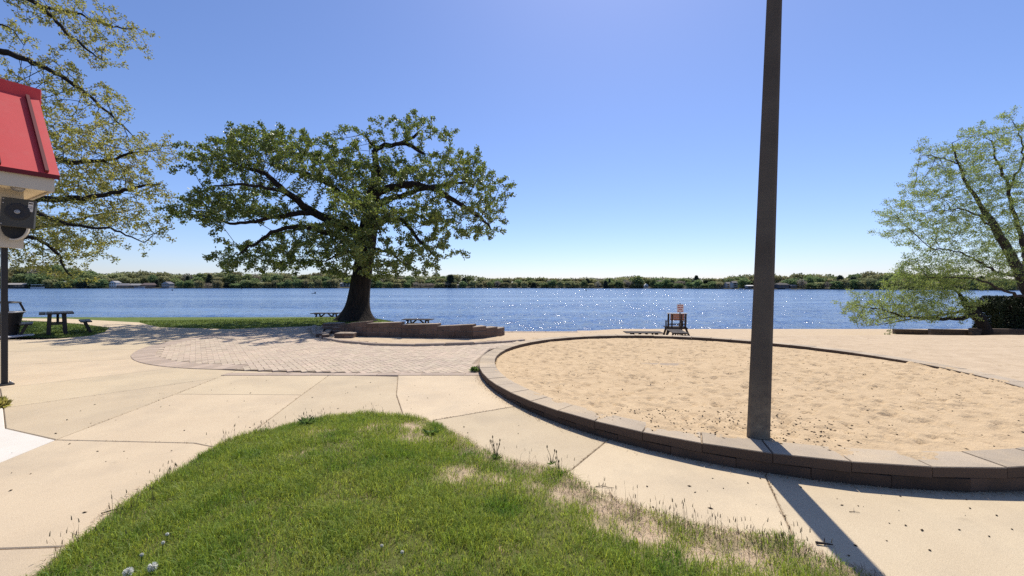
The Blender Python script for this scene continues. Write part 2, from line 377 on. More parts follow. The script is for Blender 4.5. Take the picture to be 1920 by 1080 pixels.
slab([(0,1029),(112,1025),(560,960),(640,1100),('w',-1.1,1.6),('w',-9,1.6),(-330,1036)])
slab([(617,703),(746,706),(743,740),(757,782),(760,850),(460,850),(470,812),(565,740.5)])
slab([(746,706),(745,690),(930,690),(1040,742),(965,762),(812,788),(800,850),(760,850),(757,782),(743,740)])
slab([(812,788),(965,762),(1040,742),(1240,800),(1143,822),(1072,880),(960,940),(800,850)])
slab([(1143,822),(1240,800),(1450,850),(1435,892),(1485,1000),(1500,1090),(1240,1090),(960,940),(1072,880)])
slab([(1435,892),(1450,850),(2250,862),(2250,1090),(1500,1090),(1485,1000)])
slab([('w',2.3,2.2),('w',12,2.2),('w',12,-4),('w',2.3,-4)], top=-.004)
slab([('w',-1.1,1.58),('w',-9,1.58),('w',-9,-4),('w',-1.1,-4)])
slab([(104,824),(10,803),(6,765),(410,708.2)])
slab([(6,765),(0,728),(335,689),(444,695),(410,708.2)])
slab([(0,728),(-300,750),(-300,704),(30,684),(280,671),(335,689)])
slab([(30,684),(-300,704),(-300,670),(0,659),(275,655),(280,671)])
slab([(0,659),(-300,670),(-300,649),(30,642.6),(262,640.5),(310,640),(275,655)])
slab([(30,642.6),(-300,649),(-300,644),(25,637),(110,635),(170,629.5),(195,623),(262,628),(310,640),(262,640.5)])
slab([(195,623),(205,614),(240,610),(300,613.5),(430,617),(540,613),(600,611),(610,622),(420,640),(310,640),(262,628)], top=-.002)
slab([(205,614),(150,607),(90,603),(25,600),(-90,598),(-90,595.5),(130,597.5),(205,601.5),(262,604.5),(277,608.5),(300,613.5),(240,610)], top=-.003)
slab([(0,867),(104,824.5),(10,803),(6,765),(-120,768),(-120,915)], mat=m_conc_w)
V, Fc = grid_xy(np.linspace(-14, 13, 28), np.linspace(-4, 9, 14), lambda x, y: 0 * x - .016)
tag(link('joint_filler', mesh_np('joint_filler', V, [Fc]), m_joint, pav))

# ------------------------------------------------------------------ brick plaza
plz = empty('brick_plaza', (-5, 13, 0)); tag(plz, 'pinkish brick paved circle beside the seating wall', kind='structure')
PLO = np.array((-5, 13, 0))
arcp = [P(*p)[:2] for p in ((445,699.5),(345,690.5),(300,677),(277,662),(274,656),(285,647),(320,637),(345,634),(430,623.5),(500,617.5),(580,612.5))]
A_ = np.array([(2 * x, 2 * y, 1) for x, y in arcp]); s_ = np.linalg.lstsq(A_, np.array([x * x + y * y for x, y in arcp]), rcond=None)[0]
PC = s_[:2]; PR = math.sqrt(s_[2] + PC @ PC)
print('plaza', PC, PR)
FY = P(700, 704.5)[1]                     # straight front edge
curb = [P(*p)[:2] for p in ((586,612),(583,620),(588,628),(606,636),(640,642.5),(700,648),(780,649.5),(870,647.5),(945,643),(985,639.5))]
region = []
a0 = math.atan2(FY - PC[1], -math.sqrt(max(PR ** 2 - (FY - PC[1]) ** 2, 0)))
left_front = PC + PR * np.array((math.cos(a0), math.sin(a0)))
for i in range(25):
    a = a0 + i / 24 * (math.atan2(curb[0][1] - PC[1], curb[0][0] - PC[0]) - 2 * math.pi - a0)
    region.append(tuple(PC + PR * np.array((math.cos(a), math.sin(a)))))
region += curb
region += [(RC[0] + (rr(math.pi)[0] + .0) * -1, RC[1] + 2.2), (RC[0] - rr(math.pi)[0], RC[1]), (-.62, FY)]
V = [(x, y, .004) for x, y in region]
me = bpy.data.meshes.new('sand_joint'); me.from_pydata([(x - PLO[0], y - PLO[1], z) for x, y, z in V], [], [tuple(range(len(V)))]); link('sand_joint', me, m_joint, plz)
BW = .46   # border width
ang = R(38)
ca, sa = math.cos(ang), math.sin(ang); LP, WP = .22, .11
def inner_ok(x, y):
    ok = in_poly(x, y, region)
    rad = np.hypot(x - PC[0], y - PC[1])
    ok &= (rad < PR - BW - .02) | (x > left_front[0])
    ok &= (y > FY + .24) & ((rad < PR - BW - .02) | (x > PC[0]))
    ok &= dist_poly(x, y, curb, False) > .12
    q, rq, _ = rsand(x, y); ok &= q > rq + .08
    return ok
# classic herringbone tiling: horizontal brick at (i,i+4j), vertical brick at (i-1.., ) built on a W grid
hb = []
for i in range(-130, 130):
    for j in range(-66, 66):
        gx, gy = i, i + 4 * j
        hb.append((gx + 1.0, gy + .5, 0)); hb.append((gx + .5, gy + 2.0, 1))
hb = np.array(hb, float)
X = PC[0] + (hb[:, 0] * ca - hb[:, 1] * sa) * WP; Y = PC[1] + (hb[:, 0] * sa + hb[:, 1] * ca) * WP
near = (np.hypot(X - PC[0], Y - PC[1]) < PR + 6); hb, X, Y = hb[near], X[near], Y[near]
ok = inner_ok(X, Y); hb, X, Y = hb[ok], X[ok], Y[ok]
order = np.argsort(Y + np.abs(X + 3) * .08); print('pavers', len(order), X.min(), X.max(), Y.min(), Y.max(), left_front, FY)
gapp = .0036
bm_ = MB(); box0 = MB()
pm = {}
for k in (0, 1):
    m0 = MB().box((0, 0, 0), ((LP if k == 0 else WP) - gapp, (WP if k == 0 else LP) - gapp, .06), rz=ang, ch=.005)
    m0.f = [f for f in m0.f if f != (3, 2, 1, 0)]
    pm[k] = m0
    pm[k, 'me'] = m0.mesh('paver'); pm[k, 'me'].materials.append(m_paver_o)
for n_, q in enumerate(order):
    k = int(hb[q][2]); z = .012 - .03 + rng.normal(0, .0016)
    if n_ < 290:
        link('paver', pm[k, 'me'], None, plz, (X[q] - PLO[0], Y[q] - PLO[1], z))
    else:
        sx = MB().box((0, 0, 0), ((LP if k == 0 else WP) - gapp, (WP if k == 0 else LP) - gapp, .06), rz=ang)
        bm_.add([(a + X[q] - PLO[0], b + Y[q] - PLO[1], c + z) for a, b, c in sx.v], sx.f[1:])
tag(bm_.build('paver_field', m_paver, plz), kind='stuff')
# border of larger grey blocks round the circle and along the straight front edge
t0 = math.atan2(left_front[1] - PC[1], left_front[0] - PC[0]); t1 = math.atan2(curb[0][1] - PC[1], curb[0][0] - PC[0]) - 2 * math.pi
nb = 46
for i in range(nb):
    a, b = t0 + (t1 - t0) * (i + .02) / nb, t0 + (t1 - t0) * (i + .98) / nb
    q = [PC + r * np.array((math.cos(t), math.sin(t))) - PLO[:2] for r, t in ((PR, a), (PR, b), (PR - BW, b), (PR - BW, a))]
    MB().prism([tuple(p) for p in q], -.05, .012 + rng.normal(0, .0015), ch=.005).build('border_block', m_border, plz)
x = left_front[0] + .1
while x < -.75:
    L_ = .42; MB().box((x + L_ / 2 - PLO[0], FY + .11 - PLO[1], -.02), (L_ - .008, .2, .06), ch=.005).build('border_block', m_border, plz); x += L_

# ------------------------------------------------------------------ ring wall round the sand
wall = empty('block_ring_wall', (RC[0], RC[1], 0)); tag(wall, 'low round retaining wall of concrete blocks holding the sand', 'wall')
NB = 54
def arcblock(name, a, b, r0, r1, z0, za, zb, mat, ch=.008, jit=0):
    m_ = MB(); j = rng.uniform(-jit, jit)
    pts = []; tops = []
    for t, z in ((a, za), (b, zb)): pts.append(((r1(t) + j) * math.cos(t), (r1(t) + j) * math.sin(t))); tops.append(z)
    for t, z in ((b, zb), (a, za)): pts.append(((r0(t) + j) * math.cos(t), (r0(t) + j) * math.sin(t))); tops.append(z)
    return m_.prism(pts, z0, 0, ch=ch, tops=tops).build(name, mat, wall)
RO = lambda t: rr(t)[0]
for i in range(NB):
    a, b = 2 * math.pi * (i + .005) / NB, 2 * math.pi * (i + .995) / NB
    h = rng.normal(0, .002)
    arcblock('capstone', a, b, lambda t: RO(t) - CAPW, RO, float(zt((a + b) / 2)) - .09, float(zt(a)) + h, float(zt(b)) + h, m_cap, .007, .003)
    a, b = 2 * math.pi * (i + .5 + .004) / NB, 2 * math.pi * (i + 1.5 - .004) / NB
    zc = float(min(zt(a), zt(b))) - .095
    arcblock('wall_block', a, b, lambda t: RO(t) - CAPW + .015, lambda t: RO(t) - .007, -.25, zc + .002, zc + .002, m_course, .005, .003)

# sand inside
xs = np.arange(RC[0] - 5.2, RC[0] + 5.4, .033); ys = np.arange(RC[1] - 5.3, RC[1] + 5.6, .033)
V, Fc = grid_xy(xs, ys, lambda x, y: 0 * x)
q, rq, th = rsand(V[:, 0], V[:, 1])
V, Fc = keep(V, Fc, q < rq - .04)
q, rq, th = rsand(V[:, 0], V[:, 1])
edge = np.clip((rq - CAPW - q) / 1.2, 0, 1)
front = sstep(.1, .9, .5 - .5 * np.sin(th))      # sand piled nearly to the top along the front, low along the back
z = zt(th) * 1.0 - .014 * front - .085 * (1 - front)
z += (.02 * nz2(V[:, 0], V[:, 1], .9, 3) + .012 * nz2(V[:, 0], V[:, 1], 2.3, 5)) * np.clip(edge * 3, 0, 1) + .005 * nz2(V[:, 0], V[:, 1], 7, 9)
z += -.02 * front * sstep(0, 1, edge) + .016 * np.maximum(nz2(V[:, 0], V[:, 1], 2.1, 31), 0) * (1 - front)
nd = 5000; dz = np.zeros(len(z))
fx, fy = rng.uniform(xs[0], xs[-1], nd), rng.uniform(ys[0], ys[-1], nd)
fx = np.r_[fx, P(1290, 800, .2)[0] + rng.normal(0, .3, 40), P(1370, 790, .2)[0] + rng.normal(0, .22, 16)]; fy = np.r_[fy, P(1290, 800, .2)[1] + rng.normal(0, .12, 40), P(1370, 800, .2)[1] + rng.normal(0, .12, 16)]
gi = {}
keyx = np.floor(V[:, 0] / .3).astype(int); keyy = np.floor(V[:, 1] / .3).astype(int)
od = np.lexsort((keyy, keyx)); 
kk = keyx.astype(np.int64) * 100000 + keyy; so = np.argsort(kk, kind='stable'); ks = kk[so]
for n_ in range(len(fx)):
    deep = n_ >= nd; a = rng.uniform(0, math.pi); lx = rng.uniform(.04, .115); ly = lx * rng.uniform(.45, .8); dp = rng.uniform(.012, .034) * (1.1 if deep else 1)
    bx, by = int(math.floor(fx[n_] / .3)), int(math.floor(fy[n_] / .3)); idx = []
    for i in (-1, 0, 1):
        for j in (-1, 0, 1):
            k_ = (bx + i) * 100000 + by + j; lo, hi = np.searchsorted(ks, k_), np.searchsorted(ks, k_ + 1)
            if hi > lo: idx.append(so[lo:hi])
    if not idx: continue
    idx = np.concatenate(idx); dx = V[idx, 0] - fx[n_]; dy = V[idx, 1] - fy[n_]
    u = (dx * math.cos(a) + dy * math.sin(a)) / lx; v = (-dx * math.sin(a) + dy * math.cos(a)) / ly
    r2 = u * u + v * v
    dz[idx] += dp * (-np.exp(-r2 * 1.6) + .38 * np.exp(-(np.sqrt(r2) - 1.25) ** 2 * 6)) * np.clip(edge[idx] * 4, .0, 1)
V[:, 2] = z
z = z + np.clip(dz, -.05, .022)
inner = rq - CAPW - q           # < 0 over the capstones: thin drifts of sand lie on the tops in places
drift = zt(th) + .030 * (nz2(V[:, 0], V[:, 1], 3.1, 41) + .5 * nz2(V[:, 0], V[:, 1], 11, 43) - .10 + inner * 2.6)
z = np.where(inner < 0, np.where(front > .55, np.minimum(drift, zt(th) + .02), zt(th) - .13), z)
V[:, 2] = z
SANDV, SANDZ = V[:, :2].copy(), z.copy()
tag(link('sand_pit', mesh_np('sand_pit', V, [Fc], True), m_sand), 'footprint dimpled tan sand inside the block ring', kind='structure')
def sand_z(x, y):
    return float(z[np.argmin((V[:, 0] - x) ** 2 + (V[:, 1] - y) ** 2)])

# ------------------------------------------------------------------ beach outside the ring, seating court, lawns
xs = np.concatenate([np.arange(-9, 10, .15), np.arange(10, 46, .3)]); ys = np.concatenate([np.arange(2.0, 16, .15), np.arange(16, 34, .3)])
V, Fc = grid_xy(xs, ys, lambda x, y: H(x, y) - .035)
V[:, 2] += (.03 * nz2(V[:, 0], V[:, 1], .5, 2) * sstep(6, 14, V[:, 1]) + .016 * nz2(V[:, 0], V[:, 1], 2.2, 4)) * (1 - sstep(24, 30, V[:, 1]))
court = curb + [(0.6, 13.9), (1.5, 14.5), (1, 17), (-8, 17), (-9, 15)]
q, rq, _ = rsand(V[:, 0], V[:, 1])
inc = in_poly(V[:, 0], V[:, 1], court) & (dist_poly(V[:, 0], V[:, 1], curb, False) > .02)
V[:, 2] = np.where(inc, V[:, 2] + .085, V[:, 2])
right = (V[:, 0] > 5) & (V[:, 1] > 3.2)
V[:, 2] = np.where(right, V[:, 2] + .04 + .08 * sstep(6, 9, V[:, 0]), V[:, 2])
back = (V[:, 1] > 13.5) | (inc) | right | ((V[:, 0] > -.5) & (V[:, 1] > 11.5))
msk = (q > rq - .15) & back & ~((V[:, 0] < -5.8) & (V[:, 1] > 14.5)) & ((V[:, 0] > -5.8) | inc)
lim = ~((V[:, 0] < 12) & (V[:, 1] < 3.35))
V, Fc = keep(V, Fc, msk & lim)
tag(link('beach', mesh_np('beach', V, [Fc], True), m_beach), 'pale tan beach sand sloping down to the lake', kind='structure')
# damp strip at the waterline
V, Fc = grid_xy(np.arange(-2, 46, .3), np.array([-1.1, -.3, .35, 1.2]), lambda x, y: 0 * x)
for k in range(len(V)):
    x = V[k, 0]; y0 = 31.7 + .5 * mnoise.noise((x * .12, 3, 0)); V[k, 1] += y0; V[k, 2] = float(H(x, V[k, 1])) - .02 + .012 * (1.1 - abs(V[k, 1] - y0)) 
tag(link('wet_sand_strip', mesh_np('wet_sand_strip', V, [Fc], True), m_wet), 'damp dark sand along the waterline', kind='structure')

cb = empty('concrete_curb', (curb[5][0], curb[5][1], 0)); tag(cb, 'thin curved concrete curb edging the brick circle', 'curb')
cp = np.array(curb); seg = np.r_[0, np.cumsum(np.hypot(*np.diff(cp, axis=0).T))]
def along(s): return np.array((np.interp(s, seg, cp[:, 0]), np.interp(s, seg, cp[:, 1])))
ncb = 14
for i in range(ncb):
    s0, s1 = seg[-1] * (i + .01) / ncb, seg[-1] * (i + .99) / ncb
    pts = [along(s) for s in np.linspace(s0, s1, 4)]; nrm = [along(s + .05) - along(s - .05) for s in np.linspace(s0, s1, 4)]
    nrm = [np.array((-n[1], n[0])) / (np.hypot(*n) + 1e-9) for n in nrm]
    poly = [tuple(p - cp[5]) for p in pts] + [tuple(p + n * .15 - cp[5]) for p, n in list(zip(pts, nrm))[::-1]]
    MB().prism(poly, -.05, .062 + rng.normal(0, .006), ch=.008).build('curb_block', m_border, cb)

# lawn sheet on the left (z just under the paving; paving slabs lie over it)
V, Fc = grid_xy(np.arange(-60, -4.5, .25), np.arange(13.5, 32, .25), lambda x, y: H(x, y) - .02)
V[:, 2] += .012 * nz2(V[:, 0], V[:, 1], 1.5, 8) - .05 * ((V[:, 1] < 21.9) & (V[:, 0] > -6))
V, Fc = keep(V, Fc, (V[:, 0] < -5) | (V[:, 1] > 17))
lawnA = [P(*p)[:2] for p in ((-250,655),(25,637),(110,635),(170,629.5),(195,623),(205,614),(150,607),(90,603),(25,600),(-250,597.5))]
lawnB = [P(*p)[:2] for p in ((262,604.5),(277,608.5),(300,613.5),(430,617),(540,613),(600,611),(690,611),(690,606.5))] + [(-5.2, 22.5), P(262,601)[:2]]
tag(link('lawn', mesh_np('lawn', V, [Fc], True), m_lawn), 'strips of lawn between the paving and the lake', kind='structure')
# ------------------------------------------------------------------ seating wall of stacked blocks
swo = (-3.2, 13.6, 0)
sw = empty('seating_wall', swo); tag(sw, 'reddish brown stepped block seating wall in front of the big oak', 'wall')
def blockrow(a, b, z0, z1, thick, parent, org, mat, name='wall_block', bl=.42, stag=0.):
    a = np.array(a); b = np.array(b); L = np.hypot(*(b - a)); u = (b - a) / L; n = np.array((-u[1], u[0]))
    if n[1] < 0: n = -n
    k = max(1, round(L / bl)); cuts = np.linspace(0, L, k + 1)
    if stag and k > 1: cuts = np.r_[0, (cuts[:-1] + cuts[1:]) / 2, L]
    for s0, s1 in zip(cuts[:-1], cuts[1:]):
        g = .004; j = rng.normal(0, .006); p0 = a + u * (s0 + g) + n * j; p1 = a + u * (s1 - g) + n * j
        poly = [tuple(p - np.array(org[:2])) for p in (p0, p1, p1 + n * thick, p0 + n * thick)]
        MB().prism(poly, z0, z1 + rng.normal(0, .003), ch=.014).build(name, mat, parent)
# base line of the wall (pixel, base row), and the top edge of each overlapping length (left row, right row)
base_ = [(603, 619.5), (625, 622.5), (642, 626), (657, 629), (687, 631), (752, 632), (820, 634), (886, 636.5), (912, 634.5), (933, 631), (946, 626.5)]
tops_ = [(613.2, 611.4), (610.2, 608.8), (607.6, 606), (605.2, 602.6), (606.4, 604.2), (609, 607), (611.5, 608.4), (613.2, 611), (614.8, 612.3), (616.2, 613)]
for n_ in range(len(tops_)):
    (ax, ay), (bx, by) = base_[n_], base_[n_ + 1]
    a, b = np.array(P(ax, ay, .05)[:2]), np.array(P(bx, by, .05)[:2])
    za, zb = CH - (tops_[n_][0] - HY) / F * a[1], CH - (tops_[n_][1] - HY) / F * b[1]
    L = np.hypot(*(b - a)); u = (b - a) / L; nn_ = np.array((-u[1], u[0])); nn_ = nn_ if nn_[1] > 0 else -nn_
    z1 = min(za, zb) - .13; row = 1
    k = max(1, round(L / .42))
    for q in range(k):      # sloping top course
        s0, s1 = L * q / k + .003, L * (q + 1) / k - .003; p0, p1 = a + u * s0, a + u * s1
        t0_, t1_ = za + (zb - za) * s0 / L, za + (zb - za) * s1 / L
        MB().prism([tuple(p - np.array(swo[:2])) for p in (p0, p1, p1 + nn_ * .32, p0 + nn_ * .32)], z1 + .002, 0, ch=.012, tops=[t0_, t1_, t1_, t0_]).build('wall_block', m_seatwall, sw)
    while z1 > .02:
        z0 = max(z1 - .15, -.06)
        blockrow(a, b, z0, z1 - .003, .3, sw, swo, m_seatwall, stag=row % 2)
        z1 -= .15; row += 1
# small stepped end blocks on the left of the wall
for (lx, rx, yb, zt_) in ((604,640,621.5,.30), (623,643,628,.26), (626,664,637,.20)):
    p0, p1 = np.array(P(lx, yb, .0)[:2]), np.array(P(rx, yb - .5, 0)[:2])
    p0[1] = p1[1] = P(lx, yb, 0)[1]
    blockrow(p0, p1, -.05, zt_ - .1, .45, sw, swo, m_seatwall, 'step_block', .3)
    blockrow(p0 + (0, .015), p1 + (0, .015), zt_ - .098, zt_, .45, sw, swo, m_seatwall, 'step_block', .36)
for pts in (((592,633),(593.5,626),(598,619.5),(605,615)), ((603,635.5),(605,630),(610,625.5),(617,622.5))):
    w_ = [np.array(P(x, y, 0)[:2]) for x, y in pts]
    for p0, p1 in zip(w_[:-1], w_[1:]): blockrow(p0, p1, -.05, .13, .22, sw, swo, m_seatwall, 'step_block', 9)

# ------------------------------------------------------------------ light pole
pz = .17; pb = P(1421.5, 826, pz); vb = math.atan2(pb[0], pb[1])      # bearing of the pole
pole = empty('light_pole', (pb[0], pb[1], 0)); tag(pole, 'tall dark tapering concrete pole standing by the sand ring', 'pole')
V_, F_ = [], []; hts = [-.3] + list(np.linspace(.05, 8.2, 14)); kp_ = pb[1] / F; wb_ = 44.5 * kp_ * math.cos(vb) / 2
for zz in hts:
    hw = wb_ - (wb_ - 29.5 * kp_ * math.cos(vb) / 2) * (zz - pz) / (kp_ * 826); lean = (zz - pz) * 30.5 / 826
    c = hw * .28
    for x, y in ((-hw, -hw + c), (-hw + c, -hw), (hw - c, -hw), (hw, -hw + c), (hw, hw - c), (hw - c, hw), (-hw + c, hw), (-hw, hw - c)):
        ra = -vb; y += wb_; V_.append((x * math.cos(ra) - y * math.sin(ra) + lean, x * math.sin(ra) + y * math.cos(ra), zz))
for k in range(len(hts) - 1):
    F_ += [(k * 8 + i, k * 8 + (i + 1) % 8, k * 8 + 8 + (i + 1) % 8, k * 8 + 8 + i) for i in range(8)]
F_.append(tuple(len(V_) - 8 + i for i in range(8)))
MB().add(V_, F_).build('shaft', m_pole, pole)

# ------------------------------------------------------------------ pavilion with red roof, left edge
eC = np.array(Q(112, 329, 7.0)); ev = np.array((.5, .866, 0)); hv = np.array((-.866, .5, 0)); up = np.array((0, 0, 1.))
pv = empty('park_pavilion', (eC[0], eC[1], 0)); tag(pv, 'cream pavilion corner under a steep red metal roof', 'building')
def W(t, s, z): return eC * (1, 1, 0) - ev * t + hv * s + up * z - np.array((eC[0], eC[1], 0))
ez = eC[2]; rz_ = ez + 1.65; rs = 1.31; TL = 4.2
def slabquad(p, th):    # p four points (ccw from outside), thick downward along normal
    p = [np.array(q) for q in p]; n = np.cross(p[1] - p[0], p[3] - p[0]); n /= np.linalg.norm(n)
    return MB().add(p + [q - n * th for q in p], [(0, 1, 2, 3), (7, 6, 5, 4)] + [(i, 4 + i, 4 + (i + 1) % 4, (i + 1) % 4) for i in range(4)])
front_roof = slabquad([W(TL, 0, ez), W(0, 0, ez), W(0, rs, rz_), W(TL, rs, rz_)], .03).build('roof_panel', m_red, pv)
slabquad([W(0, 2 * rs, ez), W(TL, 2 * rs, ez), W(TL, rs, rz_ - .004), W(0, rs, rz_ - .004)], .03).build('roof_panel', m_red, pv)
nrm = np.cross(-ev, hv * rs + up * 1.65); nrm /= np.linalg.norm(nrm); nrm = nrm if nrm[2] > 0 else -nrm
for t in (.15, .66, 1.17, 1.68, 2.2):
    a, b = W(t, .012, ez + .015), W(t, rs - .05, rz_ - .06)
    sl = (b - a) / np.linalg.norm(b - a)
    p = [a - ev * .022, a + ev * .022, b + ev * .022, b - ev * .022]
    p = [q + nrm * .055 for q in p][::1]
    slabquad(p if np.cross(p[1] - p[0], p[3] - p[0]) @ nrm > 0 else p[::-1], .053).build('standing_seam', m_redd, front_roof)
slabquad([W(TL, -.002, ez - .002), W(TL, -.002, ez - .075), W(-.0, -.002, ez - .075), W(-.0, -.002, ez - .002)], .02).build('drip_edge', m_redd, pv)
MB().bar(W(-.03, rs, rz_ + .0), W(TL, rs, rz_ + .0), .09, .30, .01).build('ridge_cap', m_red, pv)
fz = 1.7 + 175.5 / F * 7.0
def fbox(name, t0, t1, s0, s1, z0, z1, m, ch=.004):
    p = [W(t0, s0, 0), W(t1, s0, 0), W(t1, s1, 0), W(t0, s1, 0)]
    return MB().prism([tuple(q[:2]) for q in p], z0, z1, ch=ch).build(name, m, pv)
fbox('fascia', .05, TL, .05, .09, fz, ez - .03, m_fascia)
fbox('gable_fascia', .05, .085, .093, 2 * rs - .1, fz + .004, ez - .03, m_fascia)
k = 0
for s in np.arange(.095, .58, .125):
    fbox('soffit_plank', .30 , TL, s, s + .121, fz + .03, fz + .045, m_soffit, .003); k += 1
for s in np.arange(.095, 2.4, .2):
    fbox('soffit_plank', .09, .297, s, s + .196, fz + .03, fz + .045, m_soffit, .003)
hb0 = 1.7 + 71 / F * 7.0
fbox('header_wall', .30, TL, .60, .78, hb0, ez + .25, m_fascia)
fbox('side_wall', 1.6, TL, .60, 2.0, 0, hb0 - .003, m_fascia)
dl = W(.42, .28, fz)
MB().lathe([(.075, .028), (.085, .012), (.07, -.012), (.05, -.03), (.02, -.04), (.001, -.042)][::-1], dl, 16).build('ceiling_lamp', m_grey, pv, smooth=True)
# post with the cabinet
pq = P(8, 722, 0); 
pst = empty('metal_post', (pq[0], pq[1], 0)); tag(pst, 'dark square metal post holding up the pavilion corner', 'post')
ra = math.atan2(-.5, .866)
pst.rotation_euler.z = ra
MB().box((0, .0, 1.66), (.072, .072, 3.3), ch=.006).build('post_tube', m_blackmetal, pst)
MB().box((0, 0, .012), (.2, .2, .024), ch=.004).build('base_plate', m_blackmetal, pst)
for x, y in ((-.075, -.075), (.075, -.075), (.075, .075), (-.075, .075)): MB().lathe([(.012, 0), (.012, .022), (.006, .028)], (x, y, .024), 6).build('bolt', m_grey, pst)
cbx0, cbx1 = Q(1, 372, 6.80), Q(65.5, 426, 6.80)
sc_ = empty('speaker_cabinet', ((cbx0[0] + cbx1[0]) / 2, 6.80, (cbx0[2] + cbx1[2]) / 2), R(38)); tag(sc_, 'dark grey square speaker cabinet fixed high on the post', 'speaker')
sc_.rotation_euler.y = R(3.5)
cw, chh = (cbx1[0] - cbx0[0]) / 1.545, cbx0[2] - cbx1[2]
m_cab = M('dark_grey_cabinet', (.05, .05, .046), (.065, .065, .06), scale=4, rough=.55)
MB().box((0, .05, 0), (cw, .10, chh), ch=.008).build('cabinet_body', m_cab, sc_)
MB().lathe([(.135, 0), (.14, .01), (.11, .014), (.05, .008), (.001, .008)], (0, 0, 0), 20).build('speaker_cone', m_blackmetal, sc_, (.0, -.002, .02)).rotation_euler = (R(90), 0, 0)
MB().lathe([(.03, 0), (.034, .02), (.02, .024), (.018, .012), (.001, .012)], (0, 0, 0), 14).build('centre_ring', m_grey, sc_, (.0, -.012, .015)).rotation_euler = (R(90), 0, 0)
label_ = MB().box((cw * .5 - .05, -.003, chh * .5 - .12), (.055, .006, .165), ch=.001).build('sticker', m_sticker, sc_)
for zz in (.055, .0, -.03): MB().box((cw * .5 - .05, -.0075, chh * .5 - .12 + zz), (.045, .002, .008 if zz < .05 else .02)).build('sticker_line', m_ink, label_)
for xx, zz in ((-.5, .44), (-.5, .30), (-.5, -.42)): MB().lathe([(.011, 0), (.011, .006), (.004, .009)], (0, 0, 0), 8).build('rivet', m_grey, sc_, (xx * cw + .02, -.001, zz * chh)).rotation_euler = (R(90), 0, 0)
# round hooded lamp under the cabinet
hl = Q(22, 424, 6.78); hp = empty('hood_lamp', (hl[0], hl[1] + .02, hl[2]), R(38)); hp.scale = (.70, 1, 1); tag(hp, 'white rimmed dark round hood hanging under the speaker cabinet', 'lamp')
n = 22; V_ = []; 
for k in range(n + 1):
    a = 1.42 * math.pi + .58 * math.pi * k / n
    for r, y in ((.24, -.02), (.216, -.02), (.205, .14), (.225, .14)): V_.append((r * math.cos(a), y, r * math.sin(a) * .98))
F_ = [(k * 4 + i, k * 4 + (i + 1) % 4, k * 4 + 4 + (i + 1) % 4, k * 4 + 4 + i) for k in range(n) for i in range(4)]
MB().add(V_, F_).build('white_rim', m_fascia, hp, smooth=False)
V_ = [(.214 * math.cos(math.pi + math.pi * k / n), .06, .214 * math.sin(math.pi + math.pi * k / n) * .98) for k in range(n + 1)]
V_ += [(x, .2, z) for x, y, z in V_]
MB().add(V_, [tuple(range(n + 1)), tuple(range(2 * n + 1, n, -1))] + [(k, k + 1, n + 2 + k, n + 1 + k) for k in range(n)]).build('dark_mouth', m_ink, hp)

# ------------------------------------------------------------------ litter bin
bq = P(10, 632, 0); lb = empty('litter_bin', bq); tag(lb, 'black flared litter bin with open hood behind the post', 'bin')
MB().box((.05, .0, .03), (.85, .85, .06), ch=.015).build('pad', m_binpad, lb)
MB().lathe([(.27, .06), (.29, .10), (.38, .74), (.41, .80), (.41, .82)], n=20).build('body', m_blackmetal, lb, smooth=True)
MB().lathe([(.43, .80), (.45, .815), (.45, .84), (.42, .845), (.40, .83)], n=24).build('rim', m_grey, lb, smooth=True)
for k in range(4):
    a = R(45 + 90 * k); MB().bar((.41 * math.cos(a), .41 * math.sin(a), .84), (.31 * math.cos(a), .31 * math.sin(a), 1.13), .07, .05).build('hood_post', m_blackmetal, lb)
MB().lathe([(.35, 1.12), (.36, 1.14), (.33, 1.17), (.15, 1.19), (.001, 1.195)], n=20).build('hood_top', m_blackmetal, lb, smooth=True)

# ------------------------------------------------------------------ picnic tables
def copy_tree(o, parent=None):
    c = o.copy(); COL.objects.link(c)
    if parent is not None: c.parent = parent; c.matrix_parent_inverse = o.matrix_parent_inverse.copy()
    for ch in o.children: copy_tree(ch, c)
    return c
def picnic(loc, rz):
    t = empty('picnic_table', loc, rz)
    for k in range(5): MB().box((0, -.30 + k * .15, .74), (1.83, .142, .038), ch=.005).build('table_plank', m_darkwood, t)
    for s in (-1, 1):
        for k in range(2): MB().box((0, s * (.60 + k * .145), .43), (1.83, .138, .038), ch=.005).build('seat_plank', m_darkwood, t)
        MB().box((s * .62, 0, .700), (.038, .70, .085), ch=.004).build('top_cleat', m_darkwood, t)
        MB().box((s * .58, 0, .368), (.038, 1.5, .085), ch=.004).build('seat_beam', m_darkwood, t)
        for q in (-1, 1): MB().bar((s * .535, q * .62, 0), (s * .535, q * .24, .72), .09, .04, .004).build('leg', m_darkwood, t)
        MB().bar((s * .50, 0, .37), (s * .10, 0, .715), .04, .085, .004).build('brace', m_darkwood, t)
    return t
tb = picnic((0, 0, 0), 0)
tabs = [(612, 27.0, R(4), 'dark wooden picnic table left of the oak trunk'), (784, 24.5, R(-3), 'dark wooden picnic table behind the seating wall right of the oak'),
        (1206, 20.3, R(-4), 'long side of a dark picnic table on the beach left of the lifeguard chair'), (1269, 21.3, R(80), 'end of a dark picnic table just in front of the lifeguard chair')]
tys = [588, 596.3, 622.5, 616.5]
tt = []
for i, (px, d, rz, lab) in enumerate(tabs):
    o = tb if i == 0 else copy_tree(tb); tt.append(o)
    x = (px - CX) / F * d; zt0 = float(H(x, d))
    o.location = (x, d, zt0); o.rotation_euler.z = rz
    print('table', i, 'z', round(zt0, 2), 'ground', round(float(H(x, d)), 2))
    tag(o, lab, 'picnic table', 'wooden picnic tables by the lake')
